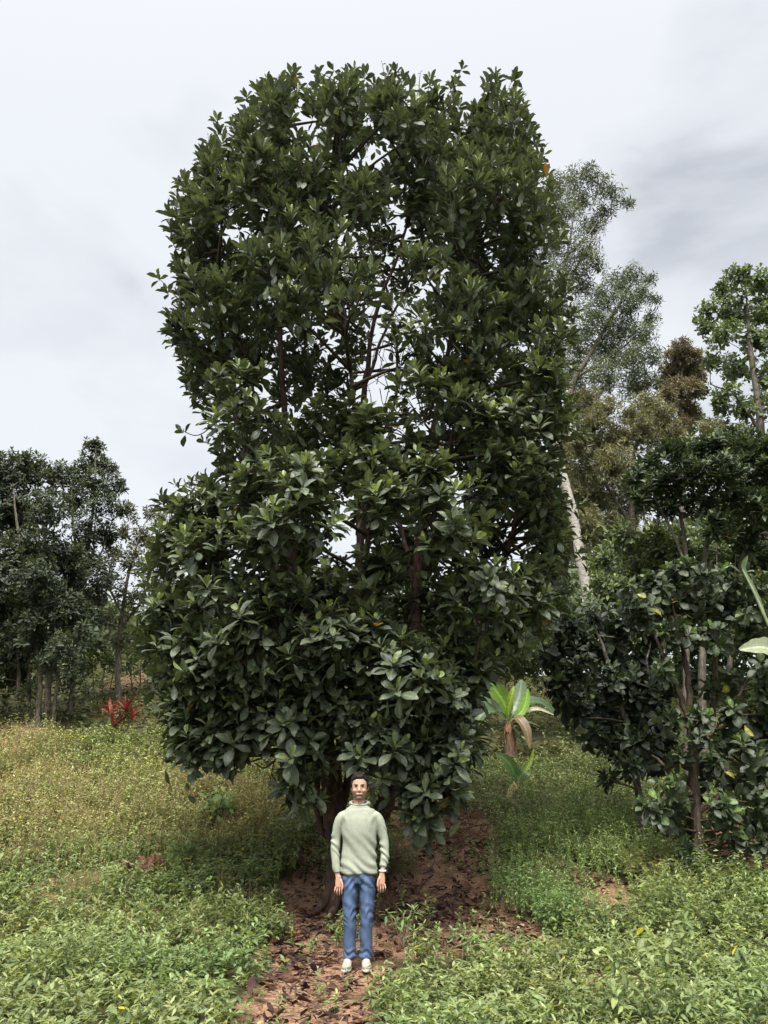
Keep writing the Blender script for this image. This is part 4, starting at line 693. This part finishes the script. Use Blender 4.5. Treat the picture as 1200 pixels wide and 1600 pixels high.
# seedling in front of the soil, right of the man
def seedling(px, py, h, label, n=8, tip=1):
    b = G(px, py); root = empty('seedling', b); tag(root, label, 'seedling'); T = Tubes(); Lv = Leaves(); P = []
    for k in range(n):
        d = np.array([rng.uniform(-.22, .22)*tip, rng.uniform(-.1, .1)*tip, h*rng.uniform(.4, 1)]); t_ = b+d; T.add(spline([b, b+d*.5+[0, 0, .03], t_], 3), .004, 4); P.append(t_)
    P = np.array(P); rosettes(Lv, P, np.tile([0, -.1, 1.], (n, 1)), 8, .13, .028, ((.10, .17, .06), (.18, .27, .10), (.28, .36, .16), (.3, .3, .1), .0), .5, (35, 105))
    link('stem', T.mesh('stem'), M_STRAW, root); link('leaves', Lv.mesh('leaves', 'lance'), M_HERB, root)
seedling(630, 1482, .42, 'spindly pale green seedling right of the man\'s legs', 9)
seedling(715, 1462, .16, 'tiny seedling on the bare soil well right of the man', 2, .4)
seedling(722, 1500, .3, 'leafy pale seedling at the front edge of the soil', 6, .7)
#@@MAN
# ------------------------------------------------------------------ the man
MX, MY = -.257, 8.2
MZ = float(zg(MX, MY))
def sphere_at(B, c, r, n=16):
    c = np.asarray(c, float); r = np.broadcast_to(r, (3,)); th = np.linspace(0, np.pi, n//2+1); ph = np.arange(n)/n*2*np.pi
    V = [c+r*[0, 0, 1]]; F = []
    for a in th[1:-1]:
        for b in ph: V.append(c+r*[math.sin(a)*math.cos(b), math.sin(a)*math.sin(b), math.cos(a)])
    V.append(c-r*[0, 0, 1]); m = len(th)-2
    for b in range(n): F.append((0, 1+b, 1+(b+1) % n)); F.append((1+m*n, 1+(m-1)*n+(b+1) % n, 1+(m-1)*n+b))
    for a in range(m-1):
        for b in range(n): F.append((1+a*n+b, 1+(a+1)*n+b, 1+(a+1)*n+(b+1) % n, 1+a*n+(b+1) % n))
    B.append((np.array(V), F))
def limb(B, pts, m=6, k=18):
    """smooth tapering limb; rows x,y,z,rx,ry (rings horizontal-ish, normal to path) with rounded ends"""
    q = spline(np.array(pts, float), m); n = len(q); T = nrm(np.gradient(q[:, :3], axis=0)); X = np.array([1., 0, 0]); V = []; F = []
    for i in range(n):
        a = nrm(X-T[i]*np.dot(X, T[i])); b = np.cross(T[i], a)
        for t_ in np.arange(k)/k*2*np.pi: V.append(q[i, :3]+a*math.cos(t_)*q[i, 3]+b*math.sin(t_)*q[i, 4])
    for i in range(n-1):
        for j in range(k): F.append((i*k+j, i*k+(j+1) % k, (i+1)*k+(j+1) % k, (i+1)*k+j))
    V += [q[0, :3]-T[0]*q[0, 4]*.3, q[-1, :3]+T[-1]*q[-1, 4]*.5]
    for j in range(k): F.append((n*k, (j+1) % k, j)); F.append((n*k+1, (n-1)*k+j, (n-1)*k+(j+1) % k))
    B.append((np.array(V), F))
def capsule(B, a, b, r0, r1):
    a = np.array(a, float); b = np.array(b, float); T = nrm(b-a); ref = np.array([0, 1., 0]) if abs(T[1]) < .8 else np.array([1., 0, 0]); X = nrm(np.cross(T, ref)); Yv = np.cross(T, X); k = 12; V = []; F = []
    rings = [(-r0*.7, r0*.7), (-r0*.3, r0*.95), (0, r0)]; ln = np.linalg.norm(b-a); rings += [(ln*.5, (r0+r1)/2), (ln, r1), (ln+r1*.3, r1*.95), (ln+r1*.7, r1*.7)]
    for h, r in rings:
        for j in range(k): t_ = j/k*6.2832; V.append(a+T*h+(X*math.cos(t_)+Yv*math.sin(t_))*r)
    n = len(rings)
    for i in range(n-1):
        for j in range(k): F.append((i*k+j, i*k+(j+1) % k, (i+1)*k+(j+1) % k, (i+1)*k+j))
    V += [a-T*r0, b+T*r1]
    for j in range(k): F.append((n*k, (j+1) % k, j)); F.append((n*k+1, (n-1)*k+j, (n-1)*k+(j+1) % k))
    B.append((np.array(V), F))
def fuse(name, B, vox, smooth=4, fac=.5):
    V = []; F = []; o = 0
    for v, f in B: V.append(v); F += [tuple(i+o for i in g) for g in f]; o += len(v)
    me = bpy.data.meshes.new(name); me.from_pydata(np.vstack(V).tolist(), [], F); ob = bpy.data.objects.new(name, me); COL.objects.link(ob)
    # outward faces for the voxel remesher
    import bmesh
    bm = bmesh.new(); bm.from_mesh(me); bmesh.ops.recalc_face_normals(bm, faces=bm.faces); bm.to_mesh(me); bm.free()
    r = ob.modifiers.new('r', 'REMESH'); r.mode = 'VOXEL'; r.voxel_size = vox; r.use_smooth_shade = True
    s = ob.modifiers.new('s', 'SMOOTH'); s.iterations = smooth; s.factor = fac
    bpy.context.view_layer.update(); dg = bpy.context.evaluated_depsgraph_get(); me2 = bpy.data.meshes.new_from_object(ob.evaluated_get(dg)); bpy.data.objects.remove(ob); bpy.data.meshes.remove(me); me2.name = name
    return me2
def co(me):
    a = np.empty(len(me.vertices)*3, np.float32); me.vertices.foreach_get('co', a); return a.reshape(-1, 3).astype(float)
def setco(me, v): me.vertices.foreach_set('co', v.astype(np.float32).ravel()); me.update()
def paint(me, c):
    ca = me.color_attributes.new('Col', 'FLOAT_COLOR', 'POINT'); c4 = np.ones((len(me.vertices), 4), np.float32); c4[:, :3] = c; ca.data.foreach_set('color', c4.ravel())
def headscale(V):
    w = np.clip((V[:, 2]-1.47)/.05, 0, 1)[:, None]; c = np.array([.003, .01, 1.795]); return V*(1-w)+(c+[0, 0, -.012]+(V-c)*np.array([1.10, 1.05, 1.0]))*w
def man():
    root = empty('person', (MX, MY, MZ)); tag(root, 'smiling man in sage green long sleeved shirt, blue jeans and pale shoes, standing', 'person')
    def put(name, me, mat): 
        o = bpy.data.objects.new(name, me); COL.objects.link(o); me.materials.clear(); me.materials.append(mat); o.parent = root; return o
    # local frame: x right in picture, -y towards the camera, z up
    B = []
    # head: skull, face, jaw
    hx = .003
    limb(B, [(hx, .012, 1.745, .045, .055), (hx, .008, 1.72, .068, .085), (hx, .002, 1.67, .074, .093), (hx, -.004, 1.62, .071, .087), (hx, -.012, 1.575, .064, .075), (hx, -.022, 1.54, .052, .058), (hx, -.034, 1.522, .034, .036)], 4)
    sphere_at(B, (hx, .02, 1.69), (.077, .092, .085))
    capsule(B, (hx, -.096, 1.655), (hx, -.112, 1.612), .008, .013)     # nose
    sphere_at(B, (hx-.012, -.100, 1.608), (.009, .010, .007)); sphere_at(B, (hx+.012, -.100, 1.608), (.009, .010, .007))
    for s in (-1, 1):
        sphere_at(B, (hx+s*.030, -.088, 1.668), (.024, .008, .007))    # brow
        sphere_at(B, (hx+s*.040, -.066, 1.612), (.022, .020, .022))    # cheek
        sphere_at(B, (hx+s*.077, .008, 1.632), (.008, .018, .030))     # ear
    sphere_at(B, (hx, -.080, 1.545), (.026, .018, .016))               # chin
    sphere_at(B, (hx, -.088, 1.578), (.026, .014, .014))               # mouth mound
    limb(B, [(0, .025, 1.60, .055, .06), (0, .022, 1.52, .055, .058), (0, .02, 1.46, .058, .058), (0, .018, 1.40, .085, .06)], 3)
    # torso and limbs (slim, under the clothes)
    limb(B, [(0, .01, 1.405, .11, .055), (0, .005, 1.35, .14, .078), (0, 0, 1.25, .150, .095), (0, .0, 1.08, .135, .09), (0, .0, .95, .138, .085), (0, .01, .85, .135, .085), (0, .01, .80, .12, .08)], 4)
    arms = {-1: [(-.115, .012, 1.372, .042, .045), (-.172, .013, 1.335, .050, .052), (-.210, .015, 1.265, .044, .046), (-.232, .02, 1.15, .038, .040), (-.238, .01, 1.06, .035, .037), (-.228, -.015, .94, .032, .032), (-.208, -.04, .835, .024, .021), (-.200, -.047, .795, .024, .018)],
            1: [(.120, .012, 1.372, .042, .045), (.180, .013, 1.335, .050, .052), (.220, .015, 1.265, .044, .046), (.250, .02, 1.15, .038, .040), (.262, .01, 1.07, .035, .037), (.262, -.015, .95, .032, .032), (.245, -.04, .862, .024, .021), (.240, -.047, .825, .024, .018)]}
    legs = {-1: [(-.070, .01, .84, .066, .080), (-.084, .005, .70, .066, .076), (-.094, -.005, .50, .056, .06), (-.090, -.002, .42, .05, .055), (-.088, .018, .30, .046, .055), (-.085, .02, .12, .03, .036), (-.085, .02, .07, .03, .036)],
            1: [(.074, .01, .84, .066, .080), (.088, .005, .70, .066, .076), (.094, -.005, .50, .056, .06), (.088, -.002, .42, .05, .055), (.082, .018, .30, .046, .055), (.075, .02, .12, .03, .036), (.075, .02, .07, .03, .036)]}
    for s in (-1, 1):
        limb(B, arms[s], 5); limb(B, legs[s], 5); limb(B, [(-.085 if s < 0 else .075, .03, .06, .03, .04), (-.088 if s < 0 else .078, -.04, .045, .035, .03), (-.095 if s < 0 else .085, -.12, .035, .035, .02)], 4)
    # hands: palm, four fingers, thumb
    def hand(s, wx, wy, wz):
        limb(B, [(wx, wy, wz+.02, .024, .017), (wx+.0*s, wy-.002, wz-.015, .031, .016), (wx-.002*s, wy-.004, wz-.055, .034, .016), (wx-.003*s, wy-.007, wz-.083, .032, .013)], 4)
        # the inner side (towards the thigh, x = -s) carries the thumb
        for k, (dx, ln, bend) in enumerate([(-.0305, .064, .016), (-.0105, .074, .020), (.0105, .070, .028), (.0300, .055, .036)]):
            x0 = wx+s*dx; a = (x0, wy-.008, wz-.082); b = (x0+s*dx*.16, wy-.012-bend*.35, wz-.082-ln*.48); c = (x0+s*dx*.14, wy-.010-bend*.25, wz-.082-ln*.78); d = (x0-s*.001, wy-.004+bend*.35, wz-.082-ln)
            r = .0080-.0005*k; capsule(B, a, b, r, r*.95); capsule(B, b, c, r*.95, r*.88); capsule(B, c, d, r*.88, r*.76)
        a = (wx-s*.024, wy-.010, wz-.022); b = (wx-s*.038, wy-.022, wz-.050); c = (wx-s*.042, wy-.028, wz-.078); d = (wx-s*.039, wy-.030, wz-.098)
        capsule(B, a, b, .013, .0105); capsule(B, b, c, .0105, .0095); capsule(B, c, d, .0095, .0075)
    hand(-1, -.193, -.05, .788); hand(1, .236, -.05, .812)
    me = fuse('body', B, .0032, 3, .5); V = co(me); x = V[:, 0]-hx; y = V[:, 1]; z = V[:, 2]
    # eye hollows and the smile crease
    for s in (-1, 1):
        d = np.exp(-((x-s*.030)/.015)**2-((z-1.652)/.009)**2)*(y < -.04); V[:, 1] += d*.009
    d = np.exp(-((z-1.583-.18*np.abs(x)**1.0*.6)/.004)**2)*(np.abs(x) < .032)*(y < -.05); V[:, 1] += d*.004; setco(me, V); x = V[:, 0]-hx; y = V[:, 1]; z = V[:, 2]
    skin = np.array([.44, .26, .185]); C = np.tile(skin, (len(V), 1)); hd = z > 1.5
    C = np.where(((z < .82))[:, None], np.array([.44, .245, .175]), C)
    # warm cheeks and nose, short beard and moustache
    ck = np.exp(-((np.abs(x)-.038)/.02)**2-((z-1.615)/.02)**2)*(y < 0)+np.exp(-(x/.014)**2-((z-1.615)/.015)**2)*(y < -.08); C = C*(1+ck[:, None]*np.array([.05, -.06, -.07]))
    jaw = np.clip((1.585+.75*np.clip(np.abs(x)-.035, 0, 1)-z)/.012, 0, 1)*np.clip((z-1.515)/.008, 0, 1)*(y < .035)
    mou = np.exp(-((z-1.5975)/.0045)**2)*(np.abs(x) < .030)*(y < -.06)
    side = np.clip((np.abs(x)-.058)/.008, 0, 1)*np.clip((1.635-z)/.01, 0, 1)*(z > 1.52)*(y < .02)*(y > -.07)
    lipr = np.exp(-(x/.024)**4-((z-1.577)/.0075)**2)*(y < -.06)
    bd = np.clip(np.maximum(np.maximum(jaw*.66, mou*.15), side*.45)*.75, 0, 1)*(1-np.clip(lipr*1.6, 0, 1)); C = C*(1-bd[:, None])+np.array([.055, .038, .03])*bd[:, None]
    C = C*(1-lipr[:, None]*.6)+np.array([.40, .13, .11])*lipr[:, None]*.6
    setco(me, headscale(V)); paint(me, C); put('body', me, attrmat('skin', rough=.42, spec=.5, nscale=90, namt=.10, bump=.15, sub=.06))
    # face details
    def ell(name, c, r, col, rough=.4, n=14, bend=0):
        b = []; sphere_at(b, c, r, n); v, f = b[0]
        if bend: v = v.copy(); v[:, 2] += bend*((v[:, 0]-c[0])/r[0])**2
        m_ = bpy.data.meshes.new(name); m_.from_pydata(headscale(v).tolist(), [], f); [setattr(p, 'use_smooth', True) for p in m_.polygons]
        return put(name, m_, surfmat(name+'_material', [(.3, tuple(np.array(col)*.85)), (.7, col)], scale=60, rough=rough, bump=.1))
    for s in (-1, 1):
        ell('eye', (hx+s*.030, -.0785, 1.651), (.0125, .007, .0035), (.05, .035, .03), .25, bend=-.002)
        ell('eyebrow', (hx+s*.031, -.0925, 1.671), (.020, .006, .0035), (.02, .013, .01), .8, bend=-.003)
    ell('teeth', (hx, -.1005, 1.580), (.025, .006, .0050), (.62, .58, .52), .3, bend=.005)
    ell('lower_lip', (hx, -.0995, 1.571), (.021, .006, .0045), (.42, .15, .13), .5, bend=.005)
    # hair: cap with a swept front and short sides
    B = []; sphere_at(B, (hx, .022, 1.705), (.086, .100, .088), 24); sphere_at(B, (hx, .04, 1.66), (.083, .085, .085), 20)
    for k in range(15):
        a = -1+2*k/14; sphere_at(B, (hx+a*.062, -.070+.045*a*a+rng.normal()*.003, 1.745-.028*a*a+rng.normal()*.004), (.016, .020, .020), 10)
    for k in range(34):
        a = rng.uniform(0, 6.28); r = rng.uniform(0, .06); sphere_at(B, (hx+math.cos(a)*r, .02+math.sin(a)*r*1.1, 1.788-r*r*5), (.015, .018, .012), 8)
    for s in (-1, 1): sphere_at(B, (hx+s*.074, -.010, 1.675), (.012, .028, .040), 12); sphere_at(B, (hx+s*.075, -.012, 1.648), (.007, .012, .02), 12)
    me = fuse('hair', B, .0035, 2); V = co(me); x = V[:, 0]-hx
    cut = (V[:, 1] < -.035) & (V[:, 2] < 1.722-.25*np.abs(x)+0*x) & (np.abs(x) < .066); V[cut, 1] = V[cut, 1]+.055    # bare forehead
    low = (V[:, 1] < .05) & (V[:, 2] < 1.62); V[low, 2] = 1.62
    V[:, :3] += (rng.random((len(V), 3))-.5)*.0025; setco(me, headscale(V)); paint(me, np.array([.012, .009, .008])*(.7+.6*rng.random((len(V), 1)))); put('hair', me, attrmat('black_hair', rough=.6, spec=.2, nscale=120, namt=.5, bump=.8, stretch=(1, 1, .3)))
    # shirt
    B = []
    limb(B, [(.0, .016, 1.462, .082, .062), (0, .012, 1.444, .104, .076), (0.0, .012, 1.418, .142, .086), (.002, .009, 1.395, .164, .092), (.003, .006, 1.365, .176, .100), (.005, 0, 1.30, .180, .116), (.006, -.002, 1.20, .180, .122), (.008, 0, 1.08, .170, .115), (.008, 0, .98, .172, .116), (.008, 0, .90, .180, .122), (.008, 0, .845, .183, .124), (.008, 0, .828, .180, .121)], 5, 28)
    for s in (-1, 1):
        a = [list(r) for r in arms[s][:7]]; inf = [.008, .010, .010, .010, .011, .011, .013]
        if s > 0: a[6][2] += .026
        for r, g in zip(a, inf): r[3] += g; r[4] += g
        limb(B, a, 6)
    me = fuse('shirt', B, .0045, 16, .7); V = co(me); x, y, z = V.T.copy()
    # wrinkles: drag folds from armpit to hem, bunching at hem and cuffs
    n_ = np.zeros((len(V), 3)); tmp = np.empty(len(V)*3, np.float32); me.vertices.foreach_get('normal', tmp); n_ = tmp.reshape(-1, 3)
    body_ = np.abs(x-.008) < .178
    f1 = np.sin((x*.9+z*.8)*42+2.4*np.sin(z*11+x*9))*np.clip((1.25-z)/.3, 0, 1)*.009*(.6+.4*np.sin(x*17+z*9+1))*1.5
    f2 = np.sin(z*70+3*np.sin(x*13)+x*26)*np.clip((1.02-z)/.18, 0, 1)*.0065
    f3 = np.sin((np.abs(x)*.9-z*.8)*60+np.sin(z*20)*2)*np.exp(-((np.abs(x)-.16)/.06)**2-((z-1.30)/.07)**2)*.005
    sl = np.sin(z*58+np.sin(z*21+x*40)*2.6+y*40)*.0065*(.55+.45*np.sin(z*19+x*30))*(~body_)*np.clip((1.33-z)/.2, .15, 1)
    dd = np.where(body_, f1+f2+f3, f3*.5+sl); V = V+n_*dd[:, None]; setco(me, V)
    c = np.array([.27, .29, .235]); C = np.tile(c, (len(V), 1)); lo_ = np.clip((.86-z)/.03, 0, 1)[:, None]*.0; C = C*(1-lo_)+np.array([.27, .28, .2])*lo_
    seam = (np.abs(z-.848) < .0022)*body_+((np.abs(z-.862) < .002) & (x < -.17)); C = C*(1-.35*np.clip(seam, 0, 1)[:, None])
    paint(me, C); shirtm = attrmat('sage_heather_cloth', rough=.85, spec=.15, nscale=30, namt=.08, bump=.0); put('shirt', me, shirtm)
    # hood collar lying round the neck
    B = []
    for k in range(28):
        a = k/28*6.2832; b_ = (k+1)/28*6.2832; q = lambda t_: (hx+.086*math.sin(t_), .018-.076*math.cos(t_), 1.480-.020*math.cos(t_))
        r_ = lambda t_: .009+.008*(1-math.cos(t_))*.5; capsule(B, q(a), q(b_), r_(a), r_(b_))
    for k in range(16):
        a = 1.9+k/15*2.5; sphere_at(B, (hx+.088*math.sin(a), .040-.072*math.cos(a), 1.475), (.032, .028, .028), 10)
    me = fuse('hood', B, .004, 4); paint(me, c*1.02); put('hood', me, shirtm)
    # jeans
    B = []
    limb(B, [(.006, .004, .90, .150, .108), (.006, .006, .84, .158, .112), (.004, .008, .78, .158, .112), (.003, .008, .74, .14, .10)], 4, 26)
    for s in (-1, 1):
        cx = lambda v: v*s+.003
        limb(B, [(cx(.078), .006, .80, .083, .106), (cx(.083), .004, .70, .083, .100), (cx(.086), -.002, .58, .074, .086), (cx(.086), -.006, .48, .066, .076), (cx(.082), -.002, .40, .062, .071), (cx(.080), .012, .28, .061, .071), (cx(.078), .018, .16, .060, .068), (cx(.078), .015, .105, .062, .070), (cx(.078), .014, .085, .062, .070)], 5, 22)
    me = fuse('jeans', B, .0045, 4); V = co(me); x, y, z = V.T.copy(); me.vertices.foreach_get('normal', tmp := np.empty(len(V)*3, np.float32)); n_ = tmp.reshape(-1, 3)
    sx_ = np.sign(x); kn = np.exp(-((z-.46)/.075)**2); cr = np.exp(-((z-.74)/.06)**2); an = np.exp(-((z-.13)/.045)**2)
    md = .5+.5*np.sin(x*43+z*17+1); dd = kn*.0065*md*np.sin(z*88+x*38*np.sin(z*9)+2.6*np.sin(x*44+z*12))+cr*.006*np.sin((z*1.1+np.abs(x)*1.2)*62+np.sin(x*40))+an*.006*np.sin(z*105+x*40+2.5*np.sin(x*50))+.003*np.sin((z+x*.6)*50+2*np.sin(z*13))*(1-kn)+.0015*np.sin(z*45+x*60); V = V+n_*dd[:, None]; setco(me, V)
    C = np.tile(np.array([.060, .092, .165]), (len(V), 1)); fade = np.exp(-((np.abs(x-.003)-.083)/.032)**2)*(y < 0)*np.clip((z-.1)/.5, .3, 1); C = C*(1+.45*fade[:, None])
    pk = ((np.abs(z-.705-.03*(np.abs(x)-.1)) < .0035) & (x > .02) & (y < 0)); C = C*(1-.45*pk[:, None]); fl = (np.abs(x-.003) < .0035) & (z > .74) & (y < -.02); C = C*(1-.4*fl[:, None])
    side_ = (np.abs(np.abs(x-.003)-.148) < .003) & (z > .5); C = C*(1-.3*side_[:, None])
    paint(me, C); put('jeans', me, attrmat('denim', rough=.85, spec=.15, nscale=26, namt=.16, bump=.3, stretch=(1, 1, .6)))
    # shoes
    for s, fx in ((-1, -.088), (1, .080)):
        B = []; tx = fx+s*.014
        limb(B, [(fx, .075, .045, .030, .038), (fx, .04, .055, .036, .045), (fx+s*.003, -.01, .058, .040, .046), (fx+s*.008, -.07, .045, .044, .034), (tx, -.125, .036, .043, .026), (tx, -.165, .032, .030, .020)], 5, 20)
        me = fuse('shoe', B, .0035, 3); V = co(me); V[:, 2] = np.maximum(V[:, 2], .012); setco(me, V); x, y, z = V.T
        C = np.tile(np.array([.30, .27, .23]), (len(V), 1)); C = np.where(((z < .026))[:, None], (.50, .48, .44), C); st_ = (np.abs(((y-z*.6)*1000) % 26-13) < 3.2) & (z > .045) & (y < .0) & (y > -.13) & (np.abs(x-fx) > .014); C = np.where(st_[:, None], (.30, .25, .20), C)
        paint(me, C); o = put('shoe', me, attrmat('shoe_cloth', rough=.7, nscale=50, namt=.15, bump=.3))
        Tn = Tubes()
        for k in range(5):
            yy = -.035-.02*k; zz = .098-.009*k; Tn.add([(fx-.02+s*.004, yy, zz-.007), (fx+s*.005, yy-.003, zz+.001), (fx+.024+s*.006, yy, zz-.008)], .0032, 6)
        m_ = Tn.mesh('laces'); o2 = bpy.data.objects.new('laces', m_); COL.objects.link(o2); m_.materials.append(surfmat('lace', [(.3, (.5, .49, .46)), (.7, (.6, .59, .56))])); o2.parent = o
        Bs = []; limb(Bs, [(fx, .082, .010, .026, .012), (fx, .04, .010, .036, .012), (fx+s*.004, -.03, .010, .040, .012), (tx, -.11, .010, .047, .012), (tx, -.175, .012, .030, .012)], 4, 16)
        me = fuse('sole', Bs, .0035, 1); o3 = bpy.data.objects.new('sole', me); COL.objects.link(o3); me.materials.clear(); me.materials.append(surfmat('sole_rubber', [(.3, (.40, .38, .35)), (.7, (.52, .50, .46))])); o3.parent = o
    # watch on the wrist at picture right
    B = []
    for k in range(20):
        a = k/20*6.2832; b_ = (k+1)/20*6.2832; q = lambda t_: (.246+.031*math.sin(t_), -.040-.029*math.cos(t_), .852); capsule(B, q(a), q(b_), .009, .009)
    me = fuse('watch_band', B, .003, 2); put('watch_band', me, surfmat('white_band', [(.3, (.72, .72, .72)), (.7, (.8, .8, .8))], rough=.4))
    B = []; V = []; 
    import bmesh
    bm = bmesh.new(); bmesh.ops.create_cube(bm, size=1); bmesh.ops.scale(bm, vec=(.016, .042, .044), verts=bm.verts); bmesh.ops.bevel(bm, geom=bm.edges[:], offset=.005, segments=3, affect='EDGES'); bmesh.ops.rotate(bm, cent=(0, 0, 0), matrix=Matrix.Rotation(R(28), 3, 'Z'), verts=bm.verts); bmesh.ops.translate(bm, vec=(.287, -.058, .854), verts=bm.verts)
    me = bpy.data.meshes.new('watch_case'); bm.to_mesh(me); bm.free(); put('watch_case', me, surfmat('black_glass', [(.3, (.01, .01, .012)), (.7, (.015, .015, .018))], rough=.45, bump=0, spec=.2))
    root.rotation_euler = (0, 0, R(0))
man()
GR = {'banana_plant': 'banana plants on the right slope', 'seedling': 'seedlings on the soil right of the man', 'large_leaved_weed': 'large leaved weeds on the left slope',
      'brush_pile': 'heaps of dry twigs', 'bush': 'bushes on the slope', 'feathery_tree': 'feathery trees right of the big tree', 'vine_covered_tree': 'brown foliage trees at right', 'fallen_leaf': 'fallen leaves on the soil'}
for o in COL.objects:
    k = o.name.split('.')[0]
    if o.parent is None and k in GR: o['group'] = GR[k]
print('faces', sum(len(o.data.polygons) for o in COL.objects if o.type == 'MESH'))
